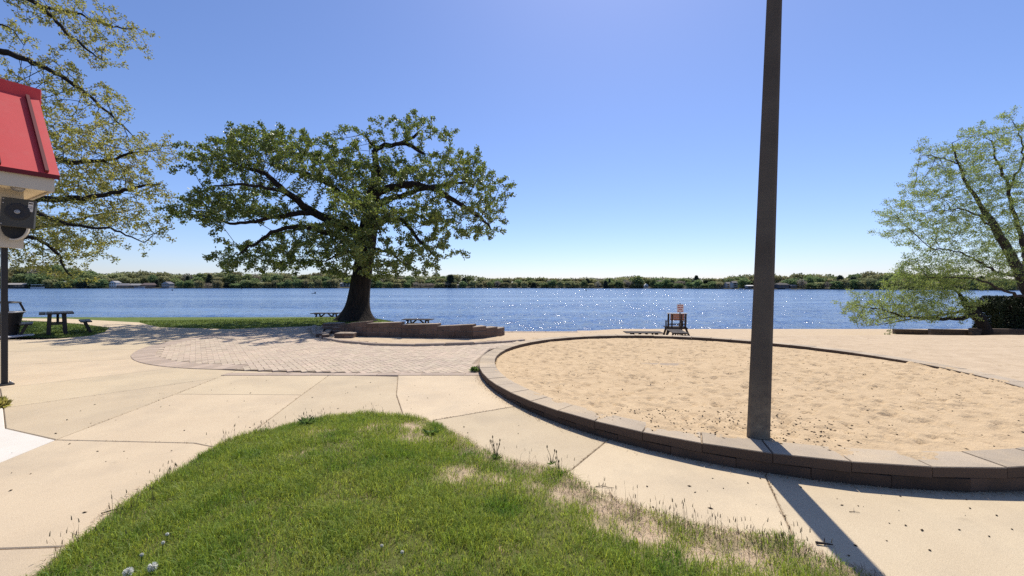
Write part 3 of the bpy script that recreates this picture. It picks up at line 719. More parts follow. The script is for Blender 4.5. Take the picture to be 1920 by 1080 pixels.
# end-on table with pedestal legs on the left lawn
u = np.array((.36, .93)); rz = R(49)
c0 = np.array(((P(53, 629, 0)[0] + P(156, 621.5, 0)[0]) / 2, (P(53, 629, 0)[1] + P(156, 621.5, 0)[1]) / 2))
pt = empty('pedestal_table', (c0[0], c0[1], 0), rz); tag(pt, 'black park table with separate bench seats seen end on the left lawn', 'picnic table')
for k in range(5): MB().box((-.34 + k * .165, 0, .735), (.158, 1.45, .05), ch=.006).build('table_plank', m_blackmetal, pt)
for y in (-.45, .45):
    for s in (-1, 1): MB().bar((s * .2, y, 0), (s * .17 - .0, y, .71), .09, .10, .006).build('leg', m_blackmetal, pt)
    MB().box((0, y, .36), (.27, .05, .05)).build('cross_rail', m_blackmetal, pt)
    MB().bar((.02, y * .95, .36), (.02, y * .6, .71), .06, .05).build('strut', m_blackmetal, pt)
for s in (-1, 1):
    for k in (0, 1): MB().box((s * .70 + (k - .5) * .15, 0, .405), (.142, 1.35, .045), ch=.006).build('seat_plank', m_blackmetal, pt)
    for y in (-.45, .45): MB().bar((-.84 if s < 0 else .82, y, 0), (s * .68, y, .385), .08, .08, .006).build('seat_leg', m_blackmetal, pt)

# ------------------------------------------------------------------ lifeguard chair and sign
d = 23.6; lx = (1267 - CX) / F * d; gz = float(H(lx, d)); ztop = CH - (587 - HY) / F * d
print('chair ground', gz, 'top', ztop)
lg = empty('lifeguard_chair', (lx, d, gz), R(-3)); tag(lg, 'dark wooden lifeguard chair facing the lake at the water edge', 'chair')
hh = ztop - gz; hwid = 16.3 * d / F; seat = hh * .50; bw = .085
for s in (-1, 1):
    MB().bar((s * (hwid + .26), -.45, 0), (s * (hwid - .03), -.20, seat), bw, bw, .006).build('leg', m_darkwood, lg)
    MB().bar((s * (hwid + .10), .55, 0), (s * (hwid - .08), .35, seat), bw, bw, .006).build('leg', m_darkwood, lg)
    MB().bar((s * (hwid - .02), -.16, seat), (s * (hwid - .02), -.24, hh - .02), bw, bw, .006).build('back_post', m_darkwood, lg)
    MB().bar((s * (hwid - .24), -.13, seat), (s * (hwid - .24), -.20, hh - .05), .07, .06, .006).build('back_post', m_darkwood, lg)
    MB().bar((s * (hwid + .01), -.2, seat + (hh - seat) * .45), (s * (hwid - .03), .28, seat + (hh - seat) * .42), .05, .1, .005).build('armrest', m_darkwood, lg)
    MB().bar((s * (hwid - .03), .25, seat), (s * (hwid - .03), .25, seat + (hh - seat) * .42), .06, .06, .005).build('arm_post', m_darkwood, lg)
    MB().bar((s * .30, -.30, .1), (s * .22, -.2, seat - .05), .07, .05, .005).build('back_rail', m_darkwood, lg)
for k in range(5): MB().box((0, -.12 + k * .135, seat + .02), (2 * hwid + .12, .128, .04), ch=.005).build('seat_plank', m_darkwood, lg)
MB().box((0, -.20, seat - .045), (2 * hwid + .2, .05, .09), ch=.005).build('seat_beam', m_darkwood, lg)
MB().box((0, .38, seat - .045), (2 * hwid + .0, .05, .09), ch=.005).build('seat_beam', m_darkwood, lg)
for k in range(3): MB().box((.03, -.175 + k * -.012, seat + (hh - seat) * (.50 + .155 * k + .08)), (2 * hwid - .22, .03, (hh - seat) * .145), ch=.005).build('backboard', m_redwood, lg)
MB().box((0, -.13, seat + (hh - seat) * .24), (2 * hwid - .1, .035, .07), ch=.005).build('back_slat', m_darkwood, lg)
MB().box((0, -.24, hh - .0), (2 * hwid + .14, .10, .035), ch=.005).build('top_rail', m_binpad, lg)
for zz in (.25,): 
    MB().box((0, -.40, zz), (2 * hwid + .35, .05, .09), ch=.005).build('footboard', m_darkwood, lg)
ds = 22.9; sx = (1275.5 - CX) / F * ds; gz2 = float(H(sx, ds)); 
sg = empty('beach_sign', (sx, ds, gz2), R(4)); tag(sg, 'small white notice with red lettering on a post at the back of the lifeguard chair', 'sign')
st = CH - (570.5 - HY) / F * ds - gz2; sb = CH - (585.5 - HY) / F * ds - gz2; k = F / ds
MB().box((0, .03, (CH - (568.8 - HY) / F * ds - gz2) / 2), (.045, .045, CH - (568.8 - HY) / F * ds - gz2)).build('post', m_darkwood, sg)
panel = MB().box((0, 0, (st + sb) / 2), (12.6 / k, .012, st - sb), ch=.002).build('sign_panel', m_signw, sg)
for row, words_ in enumerate((((-.38, -.1), (-.05, .1), (.15, .4)), ((-.45, .02), (.07, .46)), ((-.28, .30),), ((-.4, -.12), (.05, .42)))):
    for a, b in words_:
        MB().box(((a + b) / 2 * 12.6 / k, -.008, st - (st - sb) * (.17 + .23 * row)), ((b - a) * 12.6 / k, .004, (st - sb) * .10)).build('lettering', m_signr, panel)
MB().box((.0, .075, (CH - (609 - HY) / F * ds - gz2)), (.12, .03, .20), ch=.006).build('notice_box', m_grey, sg)

# ------------------------------------------------------------------ low block walls on the right
def lowwall(px0, px1, y0, y1, ytop, ybase, d0, d1, lab):
    a = ((px0 - CX) / F * d0, d0); b = ((px1 - CX) / F * d1, d1); z1 = CH - (ytop - HY) / F * (d0 + d1) / 2; zb = CH - (ybase - HY) / F * min(d0, d1) - .15
    t = empty('terrace_wall', (a[0], a[1], 0)); tag(t, lab, 'wall', 'stepped low walls under the leaning tree')
    m_t = m_course2
    zz = z1; r_ = 0
    while zz > zb:
        blockrow(a, b, zz - .196, zz, .3, t, a, m_t, 'wall_block', .9, stag=r_ % 2); zz -= .2; r_ += 1
m_course2 = M('dark_block', (.105, .08, .062), (.075, .058, .046), scale=5, rough=.95, bump=.5, bscale=40, bdist=.01, rnd='obj', rv=.25)
lowwall(1678, 1748, 0, 0, 618, 625.5, 27.6, 27.0, 'low dark block wall nearest the water, lowest step of three')
lowwall(1746, 1826, 0, 0, 618, 628, 26.6, 26.0, 'low dark block wall forming the middle step of three')
lowwall(1823, 2000, 0, 0, 617.3, 631.5, 25.6, 24.6, 'low dark block wall in front of the hedge')
# ------------------------------------------------------------------ trees by space colonisation
def grow(skel, A, step=.28, infl=2.2, kill=.42, iters=120, seed=1, grav=0.):
    """skel: list of (points (k,3), radii (k,), parent index or None, attach point index); returns nodes, parents, min radius"""
    rg = np.random.default_rng(seed)
    pos, par, mr = [], [], []
    starts = []
    for pts, rad, base in skel:
        pts = np.array(pts, float); rad = np.array(rad, float)
        L = np.r_[0, np.cumsum(np.linalg.norm(np.diff(pts, axis=0), axis=1))]
        n = max(2, int(L[-1] / step)); s = np.linspace(0, L[-1], n + 1)
        # smooth interpolation + gnarl
        q = np.stack([np.interp(s, L, pts[:, i]) for i in range(3)], -1)
        for _ in range(2): q[1:-1] = .5 * q[1:-1] + .25 * (q[:-2] + q[2:])
        q[1:-1] += rg.normal(0, step * .12, q[1:-1].shape)
        r = np.interp(s, L, rad)
        if base is None: prev = -1; k0 = 0
        else:
            prev = int(np.argmin([np.sum((np.array(p) - q[0]) ** 2) for p in pos])); k0 = 1
        for k in range(k0, len(q)):
            pos.append(q[k]); par.append(prev); mr.append(r[k]); prev = len(pos) - 1
    pos = np.array(pos); par = list(par); mr = list(mr); nsk = len(pos)
    A = np.array(A); d2 = ((A[:, None] - pos[None]) ** 2).sum(-1); ni = d2.argmin(1); nd = np.sqrt(d2.min(1)); alive = nd > kill
    for it in range(iters):
        far = 1.0 if it > 8 else 1.0
        act = alive & (nd < infl * (1 + it * .05))
        if not act.any():
            if not alive.any(): break
            act = alive
        ids = ni[act]; v = A[act] - pos[ids]; v /= (np.linalg.norm(v, axis=1)[:, None] + 1e-9)
        un, inv = np.unique(ids, return_inverse=True)
        dsum = np.zeros((len(un), 3)); np.add.at(dsum, inv, v)
        dsum += rg.normal(0, .22, dsum.shape); dsum[:, 2] += grav
        dsum /= (np.linalg.norm(dsum, axis=1)[:, None] + 1e-9)
        new = pos[un] + dsum * step
        # reject stuck
        base = len(pos); pos = np.concatenate([pos, new]); par += [int(i) for i in un]; mr += [0.] * len(un)
        D = np.sqrt(((A[:, None] - new[None]) ** 2).sum(-1)); m = D.min(1); a = D.argmin(1)
        up_ = m < nd - 1e-4; stuck = act & ~up_
        ni[up_] = base + a[up_]; nd[up_] = m[up_]
        alive &= (nd > kill) & ~(stuck & (rg.random(len(A)) < .35))
        if len(pos) > 16000: break
    return pos, np.array(par), np.array(mr), nsk

def tree_mesh(pos, par, mr, nsk, r0=.007, e=2.15, sides=(9, 6, 4, 3)):
    n = len(pos); acc = np.zeros(n); rad = np.zeros(n); kids = [[] for _ in range(n)]
    for i in range(n):
        if par[i] >= 0: kids[par[i]].append(i)
    for i in range(n - 1, -1, -1):
        r = max(acc[i], r0 ** e) ** (1 / e); r = max(r, mr[i]) if mr[i] > 0 else r; rad[i] = r
        if par[i] >= 0: acc[par[i]] += r ** e if mr[i] == 0 or mr[par[i]] == 0 else 0
    # cap child radius by parent
    for i in range(n):
        if par[i] >= 0: rad[i] = min(rad[i], rad[par[i]])
    p2 = pos.copy()
    for _ in range(2):
        q = p2.copy()
        for i in range(nsk, n):
            if kids[i]:
                c = max(kids[i], key=lambda k: rad[k]); q[i] = .5 * p2[i] + .25 * (p2[par[i]] + p2[c])
        p2 = q
    Vs, Fs, off = [], [], 0
    starts = [(i, par[i]) for i in range(n) if par[i] < 0]
    st = [(i, -1) for i in range(n) if par[i] < 0]
    while st:
        i, fr = st.pop(); pts, rd = [], []
        if fr >= 0: pts.append(p2[fr]); rd.append(min(rad[fr], rad[i] * 1.15))
        while True:
            pts.append(p2[i]); rd.append(rad[i])
            if not kids[i]: break
            ks = sorted(kids[i], key=lambda k: -rad[k])
            for k in ks[1:]: st.append((k, i))
            i = ks[0]
        if len(pts) < 2: continue
        rm = max(rd); s = sides[0] if rm > .09 else sides[1] if rm > .035 else sides[2] if rm > .016 else sides[3]
        V_, F_ = tube_np(np.array(pts), np.array(rd), s); Vs.append(V_); Fs.append(F_ + off); off += len(V_)
    return np.concatenate(Vs), np.concatenate(Fs), rad, p2, kids

def leaves_np(C, D, L, Wd, rg, fold=.25):
    """kite leaves: C base points, D directions, L lengths"""
    n = len(C); D = D / (np.linalg.norm(D, axis=1)[:, None] + 1e-9)
    t = rg.normal(size=(n, 3)); S = np.cross(D, t); S /= (np.linalg.norm(S, axis=1)[:, None] + 1e-9); N_ = np.cross(S, D)
    L = L[:, None]; Wd = Wd[:, None]
    V_ = np.stack([C, C + D * L * .55 + S * Wd * .5 + N_ * Wd * fold, C + D * L - N_ * L * .12, C + D * L * .55 - S * Wd * .5 + N_ * Wd * fold], 1).reshape(-1, 3)
    i = np.arange(n)[:, None] * 4
    return V_, np.concatenate([i + np.array([[0, 1, 2]]), i + np.array([[0, 2, 3]])])

def ell(blobs, n, rg, clump=6, cs=.35, flat=1.):
    """attraction points: clumps inside ellipsoids given as (px,py,rx,ry,d,rd,weight)"""
    out = []
    wts = np.array([b[2] * b[3] * (b[6] if len(b) > 6 else 1) for b in blobs], float); wts /= wts.sum()
    for b, wt in zip(blobs, wts):
        m = max(3, int(n * wt / clump)); u = rg.normal(size=(m, 3)); u /= np.linalg.norm(u, axis=1)[:, None]
        u *= (rg.random((m, 1)) ** .42)
        d = b[4] + u[:, 1] * b[5] * .85
        k = b[4] / F
        px, py = b[0] + u[:, 0] * b[2], b[1] - u[:, 2] * b[3]
        c = np.stack([(px - CX) / F * b[4] + 0 * d, d, CH - (py - HY) / F * b[4] + 0 * d], -1)
        c[:, 0] *= d / b[4]; c[:, 2] = CH + (c[:, 2] - CH) * d / b[4]
        out.append((c[:, None] + rg.normal(0, 1, (m, clump, 3)) * np.array((1, 1, flat)) * cs).reshape(-1, 3))
    return np.concatenate(out)

def make_tree(name, base, skel, blobs, n_att, label, leafmat, barkmat, lf, seed, group=None, kill=.42, step=.28, infl=2.2, trunk=None, thr=.014, zmin=None, cs=.35, grav=0., r0=.007, clump=6, flat=1.):
    """lf = (leaves per node, length, width, spread)"""
    rg = np.random.default_rng(seed)
    A = ell(blobs, n_att, rg, clump, cs, flat)
    if zmin is not None: A = A[A[:, 2] > zmin]
    pos, par, mr, nsk = grow(skel, A, step, infl, kill, seed=seed, grav=grav)
    V_, F_, rad, p2, kids = tree_mesh(pos, par, mr, nsk, r0)
    b = np.array(base)
    t = empty(name, base); tag(t, label, 'tree', group)
    if trunk is not None:
        tv, tf = trunk; link('trunk', mesh_np('trunk', tv - b, [tf], True), barkmat, t)
    link('branches', mesh_np('branches', V_ - b, [F_], True), barkmat, t)
    tip = np.array([i for i in range(nsk, len(p2)) if rad[i] < thr])
    dirs = p2[tip] - p2[par[tip]]; dirs /= (np.linalg.norm(dirs, axis=1)[:, None] + 1e-9)
    ends = np.array([len(kids[i]) == 0 for i in tip])
    per = np.where(ends, lf[0] * 1.8, lf[0] * .8).astype(int)
    idx = np.repeat(np.arange(len(tip)), per); m = len(idx)
    rv = rg.normal(size=(m, 3)); rv /= np.linalg.norm(rv, axis=1)[:, None]
    D = rv + dirs[idx] * .55 + np.array((0, 0, .12))
    Cc = p2[tip][idx] + rg.normal(0, lf[3], (m, 3)) * np.array((1, 1, .8)) + dirs[idx] * rg.uniform(-.1, .25, (m, 1)) * step
    Ln = lf[1] * rg.uniform(.6, 1.25, m); Wn = lf[2] * rg.uniform(.7, 1.2, m)
    LV, LF = leaves_np(Cc, D, Ln, Wn, rg)
    cr = link('crown', mesh_np('crown', LV - b, [LF]), leafmat, t); tag(cr, kind='stuff')
    print(name, 'nodes', len(pos), 'leaves', m, round(time.time() - T0, 1))
    return t

def trunk_np(path, rads, lobes, ns=48, ridges=17, rs=.05, seed=0):
    """path points, radii; lobes: (angle, amount) root flares that fade with height"""
    pts = np.array(path, float); n = len(pts); L = np.r_[0, np.cumsum(np.linalg.norm(np.diff(pts, axis=0), axis=1))]
    s = np.linspace(0, L[-1], 60); q = np.stack([np.interp(s, L, pts[:, i]) for i in range(3)], -1); r = np.interp(s, L, rads)
    for _ in range(3): q[1:-1] = .5 * q[1:-1] + .25 * (q[:-2] + q[2:]); r[1:-1] = .5 * r[1:-1] + .25 * (r[:-2] + r[2:])
    th = np.arange(ns) * 2 * np.pi / ns
    Vv = []
    for k in range(len(s)):
        f = np.ones(ns); fl = math.exp(-(s[k]) / .55)
        for a, am in lobes: f += am * fl * np.exp(-((np.angle(np.exp(1j * (th - a)))) / .38) ** 2)
        rn = np.array([mnoise.noise((math.cos(t) * 5.5, math.sin(t) * 5.5, s[k] * .7 + seed)) + .6 * mnoise.noise((math.cos(t) * 11, math.sin(t) * 11, s[k] * 1.6)) for t in th])
        f += rs * rn
        Vv.append(np.stack([q[k, 0] + r[k] * f * np.cos(th), q[k, 1] + r[k] * f * np.sin(th), np.full(ns, q[k, 2])], -1))
    Vv = np.concatenate(Vv); i = np.arange(ns); j = (i + 1) % ns; o = (np.arange(len(s) - 1) * ns)[:, None]
    return Vv, np.stack([o + i, o + j, o + ns + j, o + ns + i], -1).reshape(-1, 4)

# --- the big oak
od = 20.2; ob = np.array(Q(667, 608, od)); kx = od / F
tp = [Q(667, 612, od), Q(668, 595, od), Q(671, 575, od), Q(675, 540, od), Q(681, 500, od), Q(687, 460, od), Q(692, 420, od), Q(697, 385, od), Q(702, 350, od), Q(709, 320, od)]
tr = [36 * kx, 27 * kx, 20.5 * kx, 18 * kx, 17 * kx, 17 * kx, 16 * kx, 13 * kx, 11 * kx, 9 * kx]
trunk = trunk_np(tp, tr, [(R(185), .75), (R(-20), 1.05), (R(-95), .5), (R(60), .6), (R(140), .5), (R(-55), .55)], seed=3)
def sk(pts, r0_, r1_, base=True):
    p = [Q(*q) for q in pts]; return (p, np.linspace(r0_ * .8, r1_ * .75, len(p)), base)
skel = [(tp, np.array(tr) * .9, None),
  sk([(688,440,od),(655,428,od-.2),(620,415,od-.6),(590,400,od-1),(555,375,od-1.2),(520,345,od-1.4),(490,322,od-1.2),(450,312,od-1)], .34, .09),
  sk([(697,390,od),(672,388,od+.3),(648,372,od+.8),(620,348,od+1),(590,330,od+1.2),(560,322,od+1.5),(520,312,od+1.6)], .27, .08),
  sk([(590,400,od-1),(555,398,od-1.8),(520,405,od-2),(480,415,od-2.2),(430,420,od-2),(380,405,od-1.6)], .17, .05),
  sk([(688,445,od),(640,425,od+.6),(600,420,od+1.5),(560,430,od+2),(520,438,od+2.2)], .2, .05),
  sk([(684,470,od),(630,440,od-1),(570,425,od-1.6),(520,428,od-2),(480,455,od-2),(450,475,od-2)], .19, .05),
  sk([(555,375,od-1.2),(530,358,od-2.3),(495,350,od-2.8),(440,345,od-2.8),(395,350,od-2.4)], .13, .04),
  sk([(700,365,od),(735,350,od-.6),(780,345,od-1),(830,360,od-1.2),(865,385,od-1.3),(900,405,od-1.2),(920,430,od-1)], .26, .06),
  sk([(697,390,od),(740,370,od+.8),(790,355,od+1.4),(850,340,od+1.6),(890,345,od+1.6)], .22, .06),
  sk([(690,430,od),(720,415,od-.5),(755,410,od-.9),(775,440,od-1.2),(800,465,od-1.4),(820,485,od-1.4)], .2, .05),
  sk([(692,430,od),(730,400,od+1),(760,395,od+1.8),(800,410,od+2.2),(830,430,od+2.2)], .17, .05),
  sk([(709,320,od),(703,285,od),(702,274,od),(725,274,od),(752,270,od+.1),(768,262,od+.2),(783,250,od+.2)], .2, .09),
  sk([(755,270,od+.1),(775,274,od),(790,286,od-.2)], .15, .11),
  sk([(702,276,od),(690,262,od+.2),(678,252,od+.3)], .1, .05),
  sk([(682,480,od),(660,470,od-1.2),(640,475,od-1.8),(610,490,od-2)], .12, .04),
  sk([(684,470,od),(710,468,od-1.3),(740,480,od-1.8),(760,495,od-1.8)], .12, .04),
]
blobs = [(470,292,95,58,od-1,3.4),(410,305,55,42,od-1,2.6),(585,305,95,52,od,3.6),(515,265,55,35,od-.5,2.6),(638,313,52,33,od,3),
 (405,390,72,36,od-1,2.6,1.1),(480,385,90,45,od-1,3.2),(365,385,36,18,od-1,1.6),(458,482,42,36,od-1.6,2.2,1.1),(432,500,24,18,od-1.6,1.4),(550,460,70,42,od-.6,3,.9),(600,480,60,34,od-.5,2.6,.9),(540,492,55,18,od-1,2),
 (690,330,75,55,od-.2,3.4),(690,400,60,50,od-2.4,2.6,1.1),(650,440,55,50,od-1.8,2,1.1),(700,470,50,40,od-2.8,1.8),(630,495,40,22,od-1.2,1.8,.9),
 (690,250,38,15,od+.2,1.5),(768,242,54,21,od+.2,1.9,1.15),(818,258,20,13,od+.1,1.2),(735,314,58,28,od,2.8),
 (812,330,64,36,od,3.2),(865,322,45,48,od,2.6),(905,350,38,48,od,2.2),(908,412,34,48,od-.8,1.9),(880,440,24,22,od-.8,1.2),
 (800,400,62,40,od-.2,2.8),(790,455,48,36,od-1.8,2.2),(818,490,26,26,od-2.2,1.5),(755,490,42,24,od-2.0,1.9,.9),(720,505,24,26,od-1.7,1.4),(800,505,36,14,od-2.1,1.4)]
make_tree('oak_tree', tuple(ob), skel, blobs, 9200, 'massive spreading dark oak with a flared trunk behind the seating wall', m_oakleaf, m_bark, (27, .11, .078, .07), 11, trunk=trunk, kill=.34, step=.24, zmin=2.0, cs=.42, thr=.0112, clump=20, flat=.42)

# --- young-leaved oak reaching in from the left edge
d2 = 20.0; b2 = np.array(Q(-190, 610, d2)); kx = d2 / F
tp = [Q(-190, 616, d2), Q(-188, 560, d2), Q(-180, 480, d2), Q(-170, 400, d2), Q(-160, 300, d2), Q(-150, 180, d2), Q(-130, 60, d2)]
tr = [30 * kx, 20 * kx, 18 * kx, 17 * kx, 15 * kx, 11 * kx, 6 * kx]
trunk = trunk_np(tp, tr, [(R(0), .5), (R(180), .5), (R(-90), .5), (R(80), .4)], seed=9)
skel = [(tp, np.array(tr) * .9, None),
  sk([(-165,330,d2),(-80,290,d2-.5),(0,262,d2-1),(70,290,d2-1.2),(140,305,d2-1.4),(200,300,d2-1.5),(260,285,d2-1.4)], .3, .05),
  sk([(-175,420,d2),(-80,390,d2-1),(20,370,d2-1.5),(100,375,d2-1.8),(180,370,d2-2),(250,352,d2-2),(300,345,d2-2)], .3, .04),
  sk([(-178,450,d2),(-90,440,d2+1),(0,430,d2+1.5),(90,425,d2+1.8),(170,405,d2+2),(240,395,d2+2)], .26, .04),
  sk([(20,370,d2-1.5),(90,410,d2-2),(150,425,d2-2.2),(215,430,d2-2.4),(270,455,d2-2.4)], .13, .03),
  sk([(-178,460,d2),(-90,450,d2-1),(0,440,d2-1.6),(70,445,d2-2),(110,475,d2-2),(122,505,d2-2)], .2, .04),
  sk([(-150,180,d2),(-60,120,d2-.6),(0,92,d2-1),(40,108,d2-1),(100,135,d2-1.2),(150,165,d2-1.2),(190,200,d2-1.2),(240,245,d2-1)], .24, .04),
  sk([(-130,60,d2),(-40,-20,d2-.8),(30,-20,d2-1),(80,15,d2-1.2),(120,55,d2-1.3),(160,90,d2-1.3),(190,110,d2-1.3)], .2, .03),
  sk([(80,15,d2-1.2),(130,20,d2-.6),(180,40,d2-.4),(225,55,d2-.4),(255,52,d2-.4)], .09, .02),
  sk([(-60,120,d2-.6),(-10,40,d2),(25,55,d2+.2),(45,85,d2+.3)], .08, .02),
]
blobs = [(150,265,85,50,d2-1,2.6),(235,290,55,40,d2-1,2.2),(290,290,42,28,d2-1,1.6),(60,230,60,50,d2-1,2.6),(170,345,100,48,d2-1,3),(270,345,48,28,d2-1.4,1.8),
 (90,410,100,45,d2-.8,3),(220,400,62,36,d2-1,2.2),(265,430,28,26,d2-1.6,1.3),(120,455,70,30,d2-1,2.2),(60,485,60,20,d2-1,2),(175,468,35,20,d2-1.8,1.4),(125,510,22,16,d2-2,1),
 (110,150,60,32,d2-1.1,1.6),(30,170,50,40,d2-1,2.2),(190,200,45,28,d2-1.1,1.4),(130,30,70,28,d2-1,1.6),(190,60,60,26,d2-.6,1.3),(170,95,40,16,d2-1.2,1),(60,-20,60,30,d2-1,2),(30,60,30,22,d2,1.2,.8),
 (-60,250,80,120,d2,3,.35),(-100,60,90,90,d2,3,.3),(-300,200,120,170,d2,4,.25)]
make_tree('oak_tree', tuple(b2), skel, blobs, 7200, 'tall oak with sparse yellowish new leaves reaching in from the left edge', m_youngleaf, m_bark, (16, .10, .068, .075), 23, trunk=trunk, kill=.34, step=.27, cs=.46, thr=.0108, clump=13, flat=.4)

# --- airy pale green tree on the right and the tree leaning over the water
d3 = 26.0; b3 = np.array((Q(1958, 600, d3)[0], d3, -1.35)); kx = d3 / F
tp = [tuple(b3), Q(1950, 600, d3), Q(1937, 565, d3), Q(1915, 520, d3), Q(1893, 475, d3), Q(1868, 430, d3), Q(1845, 395, d3)]
tr = np.array([15, 11, 10, 8.5, 7, 6, 4.5]) * kx
skel = [(tp, tr, None),
  sk([(1845,395,d3),(1825,362,d3),(1808,335,d3),(1800,310,d3),(1792,290,d3),(1785,268,d3)], .15, .04),
  sk([(1915,520,d3),(1925,480,d3+.5),(1915,440,d3+.8),(1898,400,d3+1),(1893,350,d3+1),(1880,325,d3+1),(1868,300,d3+1),(1860,265,d3+1)], .2, .05),
  sk([(1940,560,d3),(1975,480,d3+.6),(2000,400,d3+1),(2010,320,d3+1),(2000,250,d3+1)], .24, .05),
  sk([(1868,430,d3),(1835,405,d3-.6),(1800,390,d3-1),(1770,395,d3-1)], .1, .03),
  sk([(1915,520,d3),(1870,512,d3-.8),(1830,485,d3-1.2),(1790,470,d3-1.5),(1745,465,d3-1.6)], .12, .03),
  sk([(1937,562,d3),(1890,548,d3-1),(1840,525,d3-1.6),(1790,520,d3-1.9),(1740,520,d3-2)], .11, .03),
  sk([(1800,310,d3),(1775,298,d3-.4),(1750,292,d3-.6),(1725,292,d3-.6)], .06, .02),
  sk([(1893,350,d3+1),(1920,300,d3+1.2),(1915,255,d3+1.2),(1900,230,d3+1.2)], .09, .03)]
blobs = [(1850,262,55,36,d3+.6,1.8),(1890,235,22,30,d3+1,1),(1790,300,60,42,d3,2.2),(1735,300,34,18,d3-.4,1.1,.8),(1860,330,55,50,d3+.4,2.4),(1765,360,62,45,d3-.3,2.2),(1720,395,45,40,d3-.6,1.8),(1815,415,75,45,d3,2.6),(1745,440,70,42,d3-.6,2.2),(1700,425,36,38,d3-.8,1.4,1),
 (1800,490,85,38,d3-.8,2.6),(1740,505,58,30,d3-1.2,1.8),(1890,430,50,80,d3+.8,2.6),(1945,320,60,110,d3+1,3),(2010,330,80,120,d3+1,3,.5),(1870,510,55,28,d3-.6,2)]
make_tree('willow_tree', tuple(b3), skel, blobs, 6500, 'tall airy pale green tree leaning in behind the hedge at the right edge', m_willow, m_bark2, (26, .10, .05, .10), 31, kill=.42, step=.30, cs=.5, thr=.0102, r0=.006, clump=10, flat=.6)

d4 = 25.6; b4 = np.array((Q(1847, 614, d4)[0], d4, -1.35)); kx = d4 / F
tp = [tuple(b4), Q(1846, 612, d4), Q(1836, 598, d4), Q(1824, 586, d4), Q(1812, 572, d4), Q(1802, 558, d4)]
tr = np.array([11, 9, 8.5, 8, 6, 4]) * kx
skel = [(tp, tr, None),
  sk([(1826,588,d4),(1800,597,d4-.2),(1765,598,d4-.4),(1725,596,d4-.6),(1690,592,d4-.8),(1650,598,d4-.9)], .2, .03),
  sk([(1820,582,d4),(1795,586,d4+.3),(1765,590,d4+.6),(1720,596,d4+.8),(1672,605,d4+.8),(1625,612,d4+.8)], .13, .02),
  sk([(1690,592,d4-.8),(1660,582,d4-1),(1630,576,d4-1),(1605,572,d4-1)], .07, .02),
  sk([(1802,558,d4),(1797,548,d4),(1806,538,d4+.2),(1822,528,d4+.4),(1840,518,d4+.5)], .1, .03),
  sk([(1797,548,d4),(1786,540,d4-.3),(1770,530,d4-.4),(1750,522,d4-.5)], .06, .02),
  sk([(1836,598,d4),(1838,580,d4+.3),(1828,566,d4+.4),(1816,558,d4+.4)], .1, .05)]
blobs = [(1632,575,44,24,d4-.8,1.7),(1606,575,20,18,d4-.8,1,.9),(1690,572,55,26,d4-.6,1.9),(1745,572,46,24,d4-.3,1.7),(1775,548,38,20,d4-.2,1.4),(1725,548,45,14,d4-.5,1.4,.8),(1800,575,36,22,d4,1.3,.8),(1655,598,40,8,d4-.8,1,.5),(1770,520,50,16,d4-.3,1.4,.8),(1705,520,36,20,d4-.5,1.2,.8)]
make_tree('willow_tree', tuple(b4), skel, blobs, 2600, 'low pale green tree leaning far out over the water', m_willow, m_bark, (22, .10, .05, .09), 37, kill=.34, step=.24, cs=.3, thr=.012, r0=.006)

# --- dark hedge
hx = Q(1930, 590, 26.8)[0]; hg = empty('hedge', (hx, 26.9, -1.45)); tag(hg, 'dense dark clipped hedge at the right edge beside the water', 'hedge')
rg = np.random.default_rng(5); n = 26000
u = rg.uniform(-1, 1, (n, 3)); ax = rg.integers(0, 3, n); u[np.arange(n), ax] = np.sign(u[np.arange(n), ax]) * rg.uniform(.86, 1.02, n)
hz0, hz1 = .15, 1.45 + (CH - (556 - HY) / F * 26.8)
C_ = np.stack([u[:, 0] * 2.75, u[:, 1] * .8, (u[:, 2] + 1) / 2 * (hz1 - hz0) + hz0], -1)
C_[:, 2] += .22 * nz2(C_[:, 0], C_[:, 1], 1.3, 4) * (u[:, 2] > .8); C_ += .10 * np.stack([nz2(C_[:, 0] + k, C_[:, 2], 2.1, k) for k in (1, 2, 3)], -1)
C_[:, 2] -= .35 * sstep(-1.9, -2.75, C_[:, 0]) * (u[:, 2] > .5)
D_ = rg.normal(size=(n, 3)) + np.array((0, 0, .4))
LV, LF = leaves_np(C_, D_, rg.uniform(.07, .14, n), rg.uniform(.05, .08, n), rg)
tag(link('foliage', mesh_np('foliage', LV, [LF]), m_hedge, hg), kind='stuff')
cm = MB()
for k in range(28): cm.bar((rg.uniform(-2.3, 2.3), rg.uniform(-.5, .5), 0), (rg.uniform(-2.3, 2.3), rg.uniform(-.5, .5), hz1 - .35), .28)
cm.build('branches', m_bark, hg)
# ------------------------------------------------------------------ far shore
PXS = np.array([-900, -300, 100, 480, 760, 1000, 1250, 1450, 1600, 1900, 2300, 2900])
YWS = np.array([541.6, 541.3, 541, 540.5, 540.2, 540.2, 541, 542.6, 542.8, 544.5, 546, 547])
def sh(px): return (CH - LAKE) * F / (np.interp(px, PXS, YWS) - HY)
YT = np.array([(-900,500),(-50,500),(40,500),(75,498),(105,496),(130,503),(150,505),(165,503),(185,514),(230,510),(265,507),(290,509),(330,512),(360,514),(400,511),(440,509),(470,515),(490,512),(515,508),(540,512),(560,517),(600,509),(640,513),(680,516),(720,513),(760,516),(800,517),(830,517),(860,514),(895,518),(920,521),(960,520),(1010,520),(1060,522),(1100,520),(1130,521),(1190,517),(1210,520),(1260,521),(1310,520),(1350,522),(1385,516),(1420,515),(1450,513),(1465,519),(1490,513),(1530,514),(1560,516),(1580,521),(1605,514),(1635,509),(1660,513),(1690,511),(1740,514),(1800,518),(1870,522),(1940,526),(2300,520),(2900,520)], float)
def ytop(px): return np.interp(px, YT[:, 0], YT[:, 1])
